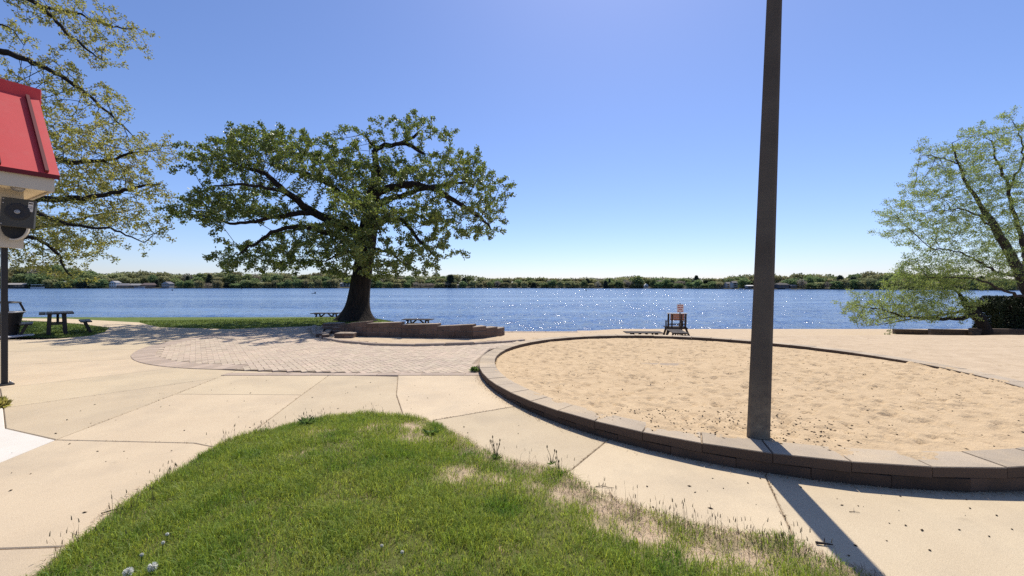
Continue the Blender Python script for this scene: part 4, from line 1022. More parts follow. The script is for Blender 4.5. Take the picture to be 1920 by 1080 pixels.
def fp(px, off=0.):
    d = sh(px) + off; return (px - CX) / F * d, d
def fgz(off): return float(np.interp(off, [-2, 0, 1.2, 30, 90, 300], [-2.2, -1.6, -1.2, 1.5, 5, 9]))
offs = [-2, 0, .6, 1.2, 15, 30, 90, 300]; pxs = np.linspace(-900, 2900, 200)
V = np.array([(*fp(p, o), fgz(o)) for o in offs for p in pxs]); n = len(pxs)
i = (np.arange(len(offs) - 1)[:, None] * n + np.arange(n - 1)[None]).ravel()
m_far = M('far_bank', (.035, .03, .022), (.06, .058, .03), scale=.08, rough=1)
tag(link('far_shore_ground', mesh_np('far_shore_ground', V, [np.stack([i, i + 1, i + n + 1, i + n], -1)], True), m_far), 'low grassy bank along the far side of the lake', kind='structure')

def far_variant(kind, seed):
    rg = np.random.default_rng(seed); n = {0: 900, 1: 900, 2: 700, 3: 420}[kind]
    if kind == 2:   # conifer
        h = rg.random(n) ** .8; a = rg.uniform(0, 2 * np.pi, n); r = (1 - h) * .26 * (.6 + .4 * rg.random(n)) + .02
        C_ = np.stack([r * np.cos(a), r * np.sin(a), .08 + h * .92], -1); size = .085
    else:
        lobes = rg.normal(size=(11, 3)); lobes /= np.linalg.norm(lobes, axis=1)[:, None]
        lobes *= np.array((.30, .30, .25)) * rg.uniform(.6, 1.05, (11, 1)); lobes[:, 2] += .62
        k = rg.integers(0, 11, n); u = rg.normal(size=(n, 3)); u /= np.linalg.norm(u, axis=1)[:, None]
        C_ = lobes[k] + u * np.array((.21, .21, .19)) * rg.uniform(.7, 1.02, (n, 1)); size = .075 if kind != 3 else .05
        if kind != 3:
            m = int(n * .3); C_[:m, 2] = rg.uniform(.03, .6, m); a = rg.uniform(0, 2 * np.pi, m); q = .38 * rg.uniform(.5, 1, m); C_[:m, 0] = q * np.cos(a); C_[:m, 1] = q * np.sin(a)
    D = rg.normal(size=(n, 3)); L_ = size * rg.uniform(.7, 1.4, n) * 1.5
    LV, LF = leaves_np(C_, D, L_, L_ * .8, rg)
    tv, tf = tube_np(np.array([(0, 0, -.1), (.01, 0, .3), (0, .01, .75)]), np.array([.03, .022, .008]), 5)
    Vv = [LV, tv]; Ff = [np.c_[LF], ]; quads = [tf + len(LV)]; off = len(LV) + len(tv)
    if kind == 3:
        for _ in range(26):
            a = rg.uniform(0, 2 * np.pi); z0 = rg.uniform(.25, .65); r = rg.uniform(.2, .45)
            bv, bf = tube_np(np.array([(0, 0, z0), (r * .5 * math.cos(a), r * .5 * math.sin(a), z0 + .18), (r * math.cos(a), r * math.sin(a), z0 + .32)]), np.array([.012, .008, .003]), 3)
            Vv.append(bv); quads.append(bf + off); off += len(bv)
    return mesh_np('far_tree', np.concatenate(Vv), Ff + [np.concatenate(quads)])
kw = dict(rough=.95, spec=.1, rnd='obj', coord='obj', transl=.4)
m_ft = [M('far_olive', (0.314, 0.314, 0.149), (0.377, 0.365, 0.190), scale=5, rv=.22, rh=.025, **kw), M('far_green', (0.195, 0.254, 0.105), (0.263, 0.315, 0.137), scale=5, rv=.25, rh=.02, **kw),
        M('far_conifer', (0.076, 0.097, 0.071), (0.099, 0.121, 0.084), scale=5, rv=.2, rh=.01, **kw), M('far_bare', (0.334, 0.299, 0.237), (0.386, 0.350, 0.280), scale=5, rv=.2, rh=.02, **kw)]
var = {}
for k in range(4):
    var[k] = [far_variant(k, 100 + 10 * k + s) for s in range(3)]
    for me in var[k]: me.materials.append(m_ft[k])
FL = ['olive budding tree', 'green leafy tree', 'dark evergreen', 'greyish bare tree']
REG = [(60, 'far shore above the litter bin'), (140, 'far shore behind the left park table'), (205, 'left of the white far house'), (265, 'behind the long grey far roof'), (330, 'behind the brown far roof'), (420, 'far shore right of the low houses'), (540, 'under the oak left limb tips'), (660, 'far shore just left of the oak trunk'),
       (765, 'far shore just right of the oak trunk'), (850, 'under the oak right limb tips'), (950, 'just right of the oak crown'), (1050, 'left of mid far shore'), (1130, 'at mid far shore'), (1225, 'near the tiny white gabled house'), (1310, 'far shore above the lifeguard chair'), (1395, 'left of the light pole'), (1460, 'behind the light pole'), (1530, 'right of the light pole'), (1600, 'left of the leaning willow'), (1700, 'behind the leaning willow tips'), (9999, 'behind the airy right tree')]
FN = ['budding_tree', 'leafy_tree', 'evergreen_tree', 'bare_tree']
houses = [(8,62),(205,294),(302,328),(628,665),(1203,1218),(1352,1388),(1396,1415),(1450,1492)]
rg = np.random.default_rng(77); cnt = 0
def ftree(px, off, hpx, wpx, kind):
    global cnt
    x, d = fp(px, off); k = d / F
    o = bpy.data.objects.new(FN[kind], var[kind][rg.integers(0, 3)]); COL.objects.link(o)
    z = fgz(off) - .2; o.location = (x, d, z); o.scale = (wpx * k, wpx * k, hpx * k); o.rotation_euler.z = rg.uniform(0, 6.28)
    row = 'waterside' if off <= 12 else 'middle row' if off < 40 else 'back row'
    reg = next(t for lim, t in REG if px < lim)
    tag(o, ('broad ' if wpx > 25 else 'slim ' if wpx < 19 else '') + FL[kind] + ', ' + row + ', ' + reg, 'tree', FN[kind].replace('_', ' ') + 's across the lake'); cnt += 1
def pickk(px):
    p = [.52, .34, .05, .09]
    if px > 1430: p = [.42, .45, .09, .04]
    if 60 < px < 150: p = [.2, .5, .02, .28]
    return rg.choice(4, p=p)
px = -60.
while px < 1960:   # tall back row
    if not (655 < px < 690):
        off = rg.uniform(45, 70); x, d = fp(px, off); gpx = HY + (CH - fgz(off)) * F / d
        kd = pickk(px); ftree(px, off, (gpx - ytop(px)) * rg.uniform(.93, 1.06) + (2 if kd == 2 else 0), rg.uniform(22, 36) if kd != 2 else 22, kd)
    px += rg.uniform(18, 25)
px = -50.
while px < 1960:   # middle row
    if not (655 < px < 690):
        off = rg.uniform(18, 34); x, d = fp(px, off); gpx = HY + (CH - fgz(off)) * F / d
        ftree(px, off, (gpx - ytop(px)) * rg.uniform(.55, .85), rg.uniform(18, 30), pickk(px))
    px += rg.uniform(17, 25)
px = -40.
while px < 1960:   # shoreline bushes
    if not any(a < px < b for a, b in houses) and not (655 < px < 690):
        off = rg.uniform(1.5, 7); ftree(px, off, rg.uniform(8, 17) * (1.3 if px > 1400 else 1), rg.uniform(13, 26), rg.choice(4, p=[.4, .5, .05, .05]))
    px += rg.uniform(11, 20)
for px, h_, w_, kd in ((152, 17, 30, 1), (177, 15, 26, 1), (294, 14, 18, 2), (700, 20, 22, 1), (845, 22, 40, 2), (1143, 15, 12, 2), (1195, 21, 30, 1), (1395, 20, 26, 1), (1575, 22, 30, 2), (1600, 20, 26, 2), (1480, 18, 26, 1), (75, 26, 40, 1)):
    ftree(px, 12, h_, w_, kd)
print('far trees', cnt)
# the wood behind them, one mass
n = 42000; q = rg.uniform(-860, 2860, n); off = rg.uniform(60, 100, n)
d = sh(q) + off; x = (q - CX) / F * d
ztp = CH + (HY - (ytop(q) + 1.5)) / F * d
bump_ = np.array([mnoise.noise((a * .05, 2.2, b * .01)) for a, b in zip(q, off)])
z = fgz(80) - 1 + (ztp + bump_ * 2.0 - fgz(80) + 1) * rg.random(n) ** .6
LV, LF = leaves_np(np.stack([x, d, z], -1), rg.normal(size=(n, 3)), rg.uniform(1.6, 3.2, n), rg.uniform(1.4, 2.4, n), rg)
m_fw = M('far_woods', (0.275, 0.275, 0.144), (0.340, 0.329, 0.180), scale=.05, c3=(.13, .155, .07), s3=.03, f3=(.45, .6), rough=1, spec=.05, rnd='island', rv=.3, transl=.4)
tag(link('far_woods', mesh_np('far_woods', LV, [LF]), m_fw), 'mass of spring woods filling the far shore', kind='stuff')

# houses
def house(px, off, wpx, hpx, rpx, wallc, roofc, label, name='house', cat='house', rz=0., flr=1, dep=.8, gable=False, win=3):
    x, d = fp(px, off); k = d / F; w_, h_, r_ = wpx * k, hpx * k, rpx * k; dp = w_ * dep
    t = empty(name, (x, d, fgz(off) - .1), rz); tag(t, label, cat, 'houses along the far shore')
    mw = M('far_wall', wallc, rough=.8); mr_ = M('far_roof', roofc, rough=.8)
    MB().box((0, 0, h_ / 2), (w_, dp, h_)).build('wall', mw, t)
    e = .05 * w_; A = w_ / 2 + e; B = dp / 2 + e
    if gable: v = [(-A, -B, h_), (A, -B, h_), (A, B, h_), (-A, B, h_), (0, -B, h_ + r_), (0, B, h_ + r_)]; f = [(0, 4, 5, 3), (1, 2, 5, 4), (0, 1, 4), (2, 3, 5), (0, 3, 2, 1)]
    else: v = [(-A, -B, h_), (A, -B, h_), (A, B, h_), (-A, B, h_), (-A * .85, 0, h_ + r_), (A * .85, 0, h_ + r_)]; f = [(0, 1, 5, 4), (2, 3, 4, 5), (1, 2, 5), (3, 0, 4), (0, 3, 2, 1)]
    MB().add(v, f).build('roof', mr_, t)
    if gable: MB().add([(-w_ / 2, -B - .03, h_ + .02), (w_ / 2, -B - .03, h_ + .02), (0, -B - .03, h_ + r_ * .92), (-w_ / 2, -B - .01, h_ + .02), (w_ / 2, -B - .01, h_ + .02), (0, -B - .01, h_ + r_ * .92)], [(0, 1, 2), (5, 4, 3), (0, 3, 4, 1), (1, 4, 5, 2), (2, 5, 3, 0)]).build('gable_wall', mw, t)
    for fl in range(flr):
        for c in range(win):
            wz = h_ * (fl + .55) / flr; ww = w_ / win * .55
            MB().box(((c + .5) / win * w_ - w_ / 2, -dp / 2 - .02, wz), (ww, .08, h_ / flr * .5)).build('window', m_glass, t)
    return t
white, grey, brown, dk = (.72, .72, .70), (.24, .23, .24), (.15, .11, .09), (.055, .05, .05)
house(216, 9, 13, 9, 3.5, white, (.3, .3, .31), 'white two storey house on the far shore, left of the long grey roof', flr=2, gable=True)
house(233, 8, 19, 4.0, 4, (.32, .28, .25), grey, 'long low grey roofed house beside the white two storey one', dep=.6)
house(255, 10, 20, 4.0, 3.2, (.30, .28, .27), (.30, .29, .28), 'pale grey low roofed house behind the two white boats', dep=.6)
house(280, 9, 20, 4.5, 4, (.20, .15, .13), (.17, .13, .12), 'brown low roofed house left of the dark shoreline evergreen', dep=.6)
house(315, 8, 14, 7, 4, (.36, .36, .36), (.16, .16, .18), 'grey house with a white gable right of the dark shoreline evergreen', flr=2, gable=True)
house(36, 9, 38, 5.5, 3, (.12, .11, .10), (.34, .32, .30), 'wide dark low house with pale roof line at the far left shore', dep=.4, win=6)
house(126, 14, 22, 7, 4.5, (.42, .40, .36), (.38, .37, .35), 'pale roofed house half hidden behind the drooping oak branch', dep=.5)
house(648, 24, 18, 5, 2.5, (.55, .57, .58), (.26, .27, .28), 'pale house on a lawn seen just left of the oak trunk', dep=.5)
house(1211, 8, 7, 4, 3.5, white, white, 'tiny white gabled house at the middle of the far shore', gable=True, win=1)
house(1140, 8, 12, 4, 2.5, (.2, .18, .16), grey, 'small dark grey house among the trees of the middle far shore', dep=.5, win=2)
house(1366, 9, 12, 8, 3, (.42, .40, .37), (.17, .16, .16), 'tall grey house left of the light pole on the far shore', flr=2, win=2)
house(1376, 7, 10, 10, 3, (.46, .44, .40), (.19, .18, .18), 'narrow three level pale house just left of the pole and boathouse', flr=3, win=1)
house(1355, 7, 10, 4.5, 2, (.36, .33, .28), (.28, .26, .24), 'low tan house leftmost of the cluster beside the light pole', dep=.6, win=2)
house(1405, 3, 12, 5, 1.5, (.22, .21, .21), white, 'grey boathouse with bright white roof just left of the light pole', 'boathouse', 'boathouse', dep=.7, win=2)
house(1464, 6, 20, 7, 3, (.10, .10, .115), (.075, .07, .07), 'dark blue grey house just right of the light pole', flr=2)
house(1486, 7, 12, 4.5, 2.5, (.13, .12, .11), (.24, .22, .21), 'small dark cottage right of the blue grey house', dep=.6, win=2)
house(858, 10, 12, 4, 2, (.40, .40, .41), (.20, .19, .19), 'small pale house among trees right of the oak', dep=.6, win=2)
house(712, 16, 14, 5, 2.5, (.18, .15, .13), (.12, .10, .09), 'brown house under the oak branches right of the trunk', dep=.6, win=2)

def boat(px, off, lpx, label, canopy=False, z=None, c=(.8, .8, .8), rz=0):
    x = (px - CX) / F * (sh(px) + off); d = sh(px) + off; k = d / F; L_ = lpx * k; wv = L_ * .32; hh_ = L_ * .13
    t = empty('moored_boat', (x, d, LAKE), rz); tag(t, label, 'boat', 'boats at the far shore')
    mm = M('boat_hull', c, rough=.5)
    v = []; 
    for s, f_ in ((-1, .8), (-.4, 1), (.4, .85), (1, .05)):
        for yy, zz in ((-.5, 1), (-.36, -.25), (.36, -.25), (.5, 1)): v.append((s * L_ / 2, yy * wv * f_, zz * hh_ * (1.15 if s == 1 else 1)))
    f = [(k_ * 4 + i, k_ * 4 + i + 1, k_ * 4 + 5 + i, k_ * 4 + 4 + i) for k_ in range(3) for i in range(3)] + [(3, 2, 1, 0), (12, 13, 14, 15)] + [(k_ * 4 + 3, k_ * 4, k_ * 4 + 4, k_ * 4 + 7) for k_ in range(3)]
    MB().add(v, f).build('hull', mm, t)
    if canopy:
        MB().box((0, 0, hh_ + L_ * .17), (L_ * .85, wv, L_ * .035)).build('canopy', mm, t)
        for sx_ in (-.38, .38):
            for sy in (-.4, .4): MB().bar((sx_ * L_, sy * wv, hh_ * .8), (sx_ * L_, sy * wv, hh_ + L_ * .16), L_ * .012).build('canopy_post', m_grey, t)
    else: MB().box((-.05 * L_, 0, hh_ * 1.25), (L_ * .3, wv * .6, hh_ * .9), ch=.05).build('windscreen', m_glass if c[0] > .4 else mm, t)
boat(72, -1, 24, 'long pontoon boat with pale canopy moored at the far left shore', True, c=(.62, .62, .60))
boat(257, -1.5, 9, 'white boat moored in front of the pale grey house, left one of two'); boat(266, -2.5, 11, 'larger white boat moored right of the other white boat', True)
boat(322, -1.5, 8, 'white boat pulled up below the white gabled grey house'); boat(1391, -2, 9, 'low pale boat moored left of the white roofed boathouse', c=(.55, .56, .6))
boat(1478, -2, 10, 'small pale boat below the dark cottage right of the pole', c=(.5, .5, .52))
def floater(px, py, hpx, name, label, cat, mat, kind=0):
    d = (CH - LAKE) * F / (py - HY); x = (px - CX) / F * d; k = d / F
    t = empty(name, (x, d, LAKE)); tag(t, label, cat)
    if kind == 0:
        MB().lathe([(.3 * hpx * k, -.2 * k), (.45 * hpx * k, .2 * hpx * k), (.4 * hpx * k, .5 * hpx * k), (.15 * hpx * k, .8 * hpx * k), (.08 * hpx * k, hpx * k)], n=10).build('float', mat, t, smooth=True)
        MB().lathe([(.05 * hpx * k, hpx * k), (.05 * hpx * k, 1.4 * hpx * k)], n=6).build('rod', mat, t)
    else:   # low dark rowing boat with raised stern
        L_ = 9 * k; v = []
        for s, zt_, f_ in ((-1, .10, .1), (-.5, .14, .8), (.3, .2, 1), (1, .26, .7)):
            for yy, zz in ((-.5, zt_ * 2.4), (-.3, -.2), (.3, -.2), (.5, zt_ * 2.4)): v.append((s * L_ / 2, yy * L_ * .3 * f_, zz * k * 2.2))
        f = [(q * 4 + i, q * 4 + i + 1, q * 4 + 5 + i, q * 4 + 4 + i) for q in range(3) for i in range(3)] + [(3, 2, 1, 0), (12, 13, 14, 15)] + [(q * 4 + 3, q * 4, q * 4 + 4, q * 4 + 7) for q in range(3)]
        MB().add(v, f).build('hull', mat, t)
        MB().box((L_ * .32, 0, 2.0 * k), (L_ * .2, L_ * .12, 2.0 * k), ch=.1).build('outboard_motor', mat, t)
floater(588, 550.3, 2, 'small_boat', 'small dark boat floating alone left of the oak trunk', 'boat', m_ink, 1)
floater(323, 544.8, 2.6, 'buoy', 'dark buoy on the lake at the left below the grey gabled house', 'buoy', m_ink)
floater(453, 542.2, 2, 'buoy', 'tiny dark buoy far out left of the oak', 'buoy', m_ink)
floater(1099, 545, 2.2, 'buoy', 'dark buoy far out in the sparkling middle of the lake', 'buoy', m_ink)
floater(803, 542.5, 1.8, 'buoy', 'tiny dark buoy far out right of the oak trunk', 'buoy', m_ink)
floater(1492, 545.5, 2.4, 'buoy', 'white buoy on the lake just right of the light pole', 'buoy', m_white)

# ------------------------------------------------------------------ foreground grass mound
out_px = [(60,1085),(200,966),(300,900),(405,838),(470,814),(570,791),(640,779),(720,778),(795,787),(835,802),(890,838),(955,866),(1060,886),(1110,922),(1200,957),(1330,992),(1480,1012),(1560,1052),(1640,1085)]
mo = [P(x, y)[:2] for x, y in out_px]; mo = [(-3.4, .8), (-3.9, -3)][::-1] + mo + [(2.6, 1.6), (4, -3)]
xs = np.arange(-4, 4.2, .035); ys = np.arange(-2.6, 5.9, .035)
V, Fc = grid_xy(xs, ys, lambda x, y: 0 * x)
sdm = dist_poly(V[:, 0], V[:, 1], mo); sdm = np.where(in_poly(V[:, 0], V[:, 1], mo), sdm, -sdm)
sdm += .03 * nz2(V[:, 0], V[:, 1], 6, 1) + .03 * nz2(V[:, 0], V[:, 1], 2, 1)
def mound_h(sd, x, y): return -.05 + .075 * sstep(-.06, .06, sd) + .11 * sstep(0, 1.3, sd)
V[:, 2] = mound_h(sdm, 0, 0) + .008 * nz2(V[:, 0], V[:, 1], 9, 3) + .012 * nz2(V[:, 0], V[:, 1], 2.2, 6)
V, Fc = keep(V, Fc, sdm > -.08)
BARE = ((865,885,.19,1.0),(848,900,.13,1.1),(930,892,.17,.8),(1000,908,.16,.6),(590,815,.26,.75),(700,800,.36,.6),(780,815,.3,.75),(640,850,.25,.35),(1150,945,.24,1.0),(1200,985,.25,1.1),(1130,975,.17,.9),(1320,1030,.24,.85),(1400,1045,.24,.85),(770,795,.24,.85),(950,845,.24,.7),(560,860,.2,.45),(1060,915,.22,.8))
def bare_at(x, y):
    b = np.zeros(np.shape(x))
    for px, py, r_, st_ in BARE:
        qx, qy, _ = P(px, py, .08); b = np.maximum(b, st_ * np.exp(-((x - qx) ** 2 + (y - qy) ** 2) / r_ ** 2))
    return b
sdm = dist_poly(V[:, 0], V[:, 1], mo); sdm = np.where(in_poly(V[:, 0], V[:, 1], mo), sdm, -sdm)
ba = np.clip(bare_at(V[:, 0], V[:, 1]) * 1.2, 0, 1); ba = np.maximum(ba, np.where(V[:, 0] > -.7, .65, .35) * sstep(np.where(V[:, 0] > -.7, .38, .12), 0, sdm)) 
ba = np.clip(ba * (1 + .9 * nz2(V[:, 0], V[:, 1], 8, 12)), 0, 1)
me = mesh_np('grass_mound', V, [Fc], True); at_ = me.attributes.new('bare', 'FLOAT', 'POINT'); at_.data.foreach_set('value', ba.astype(np.float32))
tag(link('grass_mound', me, m_mound), 'rounded green grass mound in the foreground', kind='structure')
def msd(x, y):
    s = dist_poly(x, y, mo); return np.where(in_poly(x, y, mo), s, -s)
def mz(x, y, sd): return mound_h(sd, x, y)
def blades(B, h, w_, lean, rg, nseg=2):
    n = len(B); a = rg.uniform(0, 2 * np.pi, n); side = np.stack([np.cos(a), np.sin(a), 0 * a], -1)
    la = rg.uniform(0, 2 * np.pi, n); ld = np.stack([np.cos(la), np.sin(la), 0 * la], -1) * (lean * h)[:, None]
    upv = np.array((0, 0, 1.)); h_ = h[:, None]; w_ = w_[:, None]
    v0, v1 = B - side * w_ / 2, B + side * w_ / 2
    m_ = B + ld * .3 + upv * h_ * .6; v2, v3 = m_ - side * w_ * .38, m_ + side * w_ * .38
    v4 = B + ld + upv * h_ * (1 - .28 * lean[:, None])
    V_ = np.stack([v0, v1, v2, v3, v4], 1).reshape(-1, 3); i = np.arange(n)[:, None] * 5
    return V_, i + np.array([[0, 1, 3, 2]]), i + np.array([[2, 3, 4]])
rg = np.random.default_rng(3)
n = 520000; x = rg.uniform(-3.6, 3.4, n); y = rg.uniform(.9, 5.75, n)
sd = msd(x, y); nn = np.array([mnoise.noise((a * 2.4, b * 2.4, 4)) for a, b in zip(x, y)]); n2 = np.array([mnoise.noise((a * 7, b * 7, 8)) for a, b in zip(x, y)])
bare = bare_at(x, y)
rightedge = (x > -.6) & (sd < .42); 
dens = np.clip(1 - bare * (1 + .8 * n2), 0, 1) * np.where(rightedge, (.30 + .70 * sstep(.10, .5, sd + .16 * n2 + .10 * nn)), sstep(-.01, .10, sd + .05 * n2)) * np.clip(.85 + .5 * nn + .3 * n2, .25, 1)
kp = (sd > -.03) & (rg.random(n) < dens)
x, y, sd, nn, n2 = x[kp], y[kp], sd[kp], nn[kp], n2[kp]
h = (.052 + .03 * np.clip(nn + .3, 0, 1) + .02 * n2) * rg.uniform(.5, 1.35, len(x)) * np.where(sd < .3, 1.0, 1)
V_, q4, q3 = blades(np.stack([x, y, mz(x, y, sd) - .006], -1), h, rg.uniform(.0025, .0052, len(x)), rg.uniform(.2, 1.1, len(x)), rg)
tag(link('grass', mesh_np('grass', V_, [q4, q3]), m_grass), 'short bright green lawn grass on the foreground mound', 'grass', kind='stuff')
print('blades', len(x), round(time.time() - T0, 1))
# dry straw and thatch
n = 130000; x = rg.uniform(-3.4, 3.2, n); y = rg.uniform(.9, 5.75, n); sd = msd(x, y)
nn = np.array([mnoise.noise((a * 3, b * 3, 14)) for a, b in zip(x, y)])
pr = np.where((x > -.7), .7 * sstep(.50, .1, sd), .04) + np.where((sd < .09), .2, 0) + np.clip(nn, 0, 1) * .08
bb = np.zeros(n)
for px, py, r_ in ((870,885,.35),(700,800,.4),(1180,965,.3),(590,815,.3),(1330,1030,.3)):
    qx, qy, _ = P(px, py, .08); bb = np.maximum(bb, np.exp(-((x - qx) ** 2 + (y - qy) ** 2) / r_ ** 2))
kp = (sd > -.05 + .05 * nn) & (rg.random(n) < pr + .3 * bb); x, y, sd = x[kp], y[kp], sd[kp]
V_, q4, q3 = blades(np.stack([x, y, mz(x, y, np.maximum(sd, .02)) + .002], -1), rg.uniform(.01, .035, len(x)), rg.uniform(.002, .005, len(x)), rg.uniform(1.2, 3.0, len(x)), rg)
tag(link('dry_straw', mesh_np('dry_straw', V_, [q4, q3]), m_straw), 'dry brown thatch along the edge of the grass mound', 'straw', kind='stuff')
# seed stalks at the rim
sx_, sy_ = [], []
for px, py, k, sp in ((1290,985,24,.16),(1350,1005,30,.2),(1420,1030,26,.2),(1240,975,20,.12),(1130,935,16,.12),(1040,880,12,.08),(925,850,10,.07),(430,830,30,.16),(330,895,26,.14),(230,955,18,.14),(130,1035,22,.12),(600,790,16,.1),(560,800,12,.08),(700,783,16,.12),(1180,960,16,.12),(1480,1040,20,.15),(500,812,16,.1),(1000,868,12,.1)):
    a, b, _ = P(px, py, .03); sx_ += list(rg.normal(a, sp, k)); sy_ += list(rg.normal(b, sp * .6, k))
x = np.array(sx_); y = np.array(sy_); sd = msd(x, y); kp = sd > -.04; x, y, sd = x[kp], y[kp], sd[kp]
hs = rg.uniform(.07, .19, len(x)); V1, a4, a3 = blades(np.stack([x, y, mz(x, y, sd)], -1), hs, np.full(len(x), .0028), rg.uniform(.05, .5, len(x)), rg)
tips = V1.reshape(-1, 5, 3)[:, 4]; V2, b4, b3 = blades(tips - np.array((0, 0, .02)), np.full(len(x), .035), np.full(len(x), .006), np.full(len(x), .2), rg)
tag(link('seed_stalks', mesh_np('seed_stalks', np.concatenate([V1, V2]), [np.concatenate([a4, b4 + len(V1)]), np.concatenate([a3, b3 + len(V1)])]), m_seed), 'thin brown seed stalks standing along the mound rim', 'grass', kind='stuff')

# grass of the lawns beyond the paving
n = 90000; x = rg.uniform(-34, -3.5, n); y = 13.5 + 10 * rg.random(n)
kp = (in_poly(x, y, lawnA) | in_poly(x, y, lawnB)); x, y = x[kp], y[kp]
V_, q4, q3 = blades(np.stack([x, y, H(x, y) - .02], -1), rg.uniform(.03, .075, len(x)), rg.uniform(.010, .02, len(x)), rg.uniform(.2, 1.1, len(x)), rg)
m_grass2 = M('lawn_blades', (.10, .145, .025), (.14, .175, .04), scale=.7, rough=.6, rnd='island', rv=.3, transl=.4, tcol=(1.2, 1.2, .7))
tag(link('lawn_grass', mesh_np('lawn_grass', V_, [q4, q3]), m_grass2), 'mown grass of the lawn strips by the lake', 'grass', kind='stuff')

# weeds, dandelions, twigs
def weed(px, py, nl, ll, lab, z=.03, stalks=0, up_=.5, name='weed', mat=None):
    x, y, z = P(px, py, z); t = empty(name, (x, y, z - .01)); tag(t, lab, 'weed')
    rg = np.random.default_rng(int(px * 7 + py)); a = rg.uniform(0, 2 * np.pi, nl)
    D = np.stack([np.cos(a), np.sin(a), rg.uniform(.1, up_ * 2, nl)], -1)
    LV, LF = leaves_np(np.zeros((nl, 3)) + rg.normal(0, ll * .12, (nl, 3)) * np.array((1, 1, .2)), D, ll * rg.uniform(.6, 1.2, nl), ll * .3 * rg.uniform(.7, 1.2, nl), rg)
    tag(link('leaves', mesh_np('leaves', LV, [LF]), mat or m_weed, t), kind='stuff')
    for k in range(stalks):
        aa = rg.uniform(0, 6.28); h_ = rg.uniform(.10, .19); e_ = (.35 * h_ * math.cos(aa), .35 * h_ * math.sin(aa), h_)
        m_ = MB().tube([(0, 0, 0), (e_[0] * .4, e_[1] * .4, h_ * .55), e_], [.003, .0025, .002], 4); m_.lathe([(.002, 0), (.006, .008), (.006, .02), (.002, .03)], e_, 6); m_.build('stalk', m_seed, t)
    return t
weed(578, 797, 46, .13, 'leafy green weed with two stalks at the mound tip beside the path', .04, 3, .6)
weed(808, 812, 34, .10, 'green broadleaf weed on the mound right of its tip', .05)
weed(930, 858, 26, .06, 'dark weed with several upright seed stalks by the path edge', .04, 7)
weed(890, 694, 70, .12, 'green weed sprouting where the ring wall meets the brick plaza', .03, 0, .7)
weed(1035, 868, 20, .05, 'small dark weed on the bare edge of the mound', .04, 2)
weed(-2, 764, 170, .15, 'yellowish bushy weed at the left edge by the white slab', .0, 0, 2.2, mat=m_youngleaf)
weed(1050, 892, 40, .06, 'grassy green tuft beside the pavement joint', .02, 3, 1.2)
for k, (px, py, n_) in enumerate(((985,752,60),(1010,768,70),(1040,782,60),(1070,796,50),(1000,760,50))):
    weed(px, py, n_, .06, ['first dry green weed tuft under the ring wall at its left', 'second dry weed tuft in the shade at the foot of the ring wall', 'third weed tuft along the foot of the ring wall', 'fourth weed tuft nearest the pole along the ring wall foot', 'tiny weed tuft squeezed between the others at the wall foot'][k], .0, 0, .4)
def dandelion(px, py, lab, rad_h=.006):
    x, y, z = P(px, py, .15); t = empty('dandelion', (x, y, z - .13)); tag(t, lab, 'flower', 'white seed heads in the grass')
    MB().tube([(0, 0, 0), (.008, 0, .08), (.012, 0, .14)], .003, 5).build('stem', m_weed, t)
    rg = np.random.default_rng(int(px)); n = 160; u = rg.normal(size=(n, 3)); u /= np.linalg.norm(u, axis=1)[:, None]
    LV, LF = leaves_np(u * .004 + np.array((.012, 0, .145)), u, np.full(n, rad_h), np.full(n, .006), rg)
    tag(link('seed_head', mesh_np('seed_head', LV, [LF]), m_white, t), kind='stuff')
for px, py in ((282,1068),(236,1078)): dandelion(px, py, 'round white dandelion clock low in the grass at the bottom edge', .022)
for px, py in ((310,1006),(302,1022),(712,1028),(750,1040),(262,1045)): dandelion(px, py, 'small white seed head on a thin stem in the foreground grass')
def twig(px, py, lab, pts, r_):
    x, y, _ = P(px, py, .01); t = empty('twig', (x, y, 0)); tag(t, lab, 'twig')
    MB().tube(pts, np.linspace(r_, r_ * .4, len(pts)), 6).build('stick', m_bark2, t)
    MB().tube([pts[1], tuple(np.array(pts[1]) + np.array((.03, .035, .01)))], [r_ * .6, r_ * .3], 5).build('side_shoot', m_bark2, t)
twig(222, 956, 'dry forked twig at the left rim of the grass mound', [(-.08, -.05, .012), (0, 0, .02), (.07, .07, .012), (.12, .10, .02)], .005)
twig(1545, 1020, 'short dark stick lying in the pole shadow', [(-.045, .012, .012), (0, 0, .014), (.05, -.01, .012)], .009)
twig(1128, 912, 'thin bent twig on the pavement near the mound edge', [(-.05, .0, .008), (.0, .004, .012), (.06, -.012, .008), (.10, -.02, .008)], .0035)
twig(1600, 958, 'tiny straw thin twig lying on the right pavement', [(-.03, .0, .005), (.0, -.004, .007), (.04, -.012, .005)], .0025)

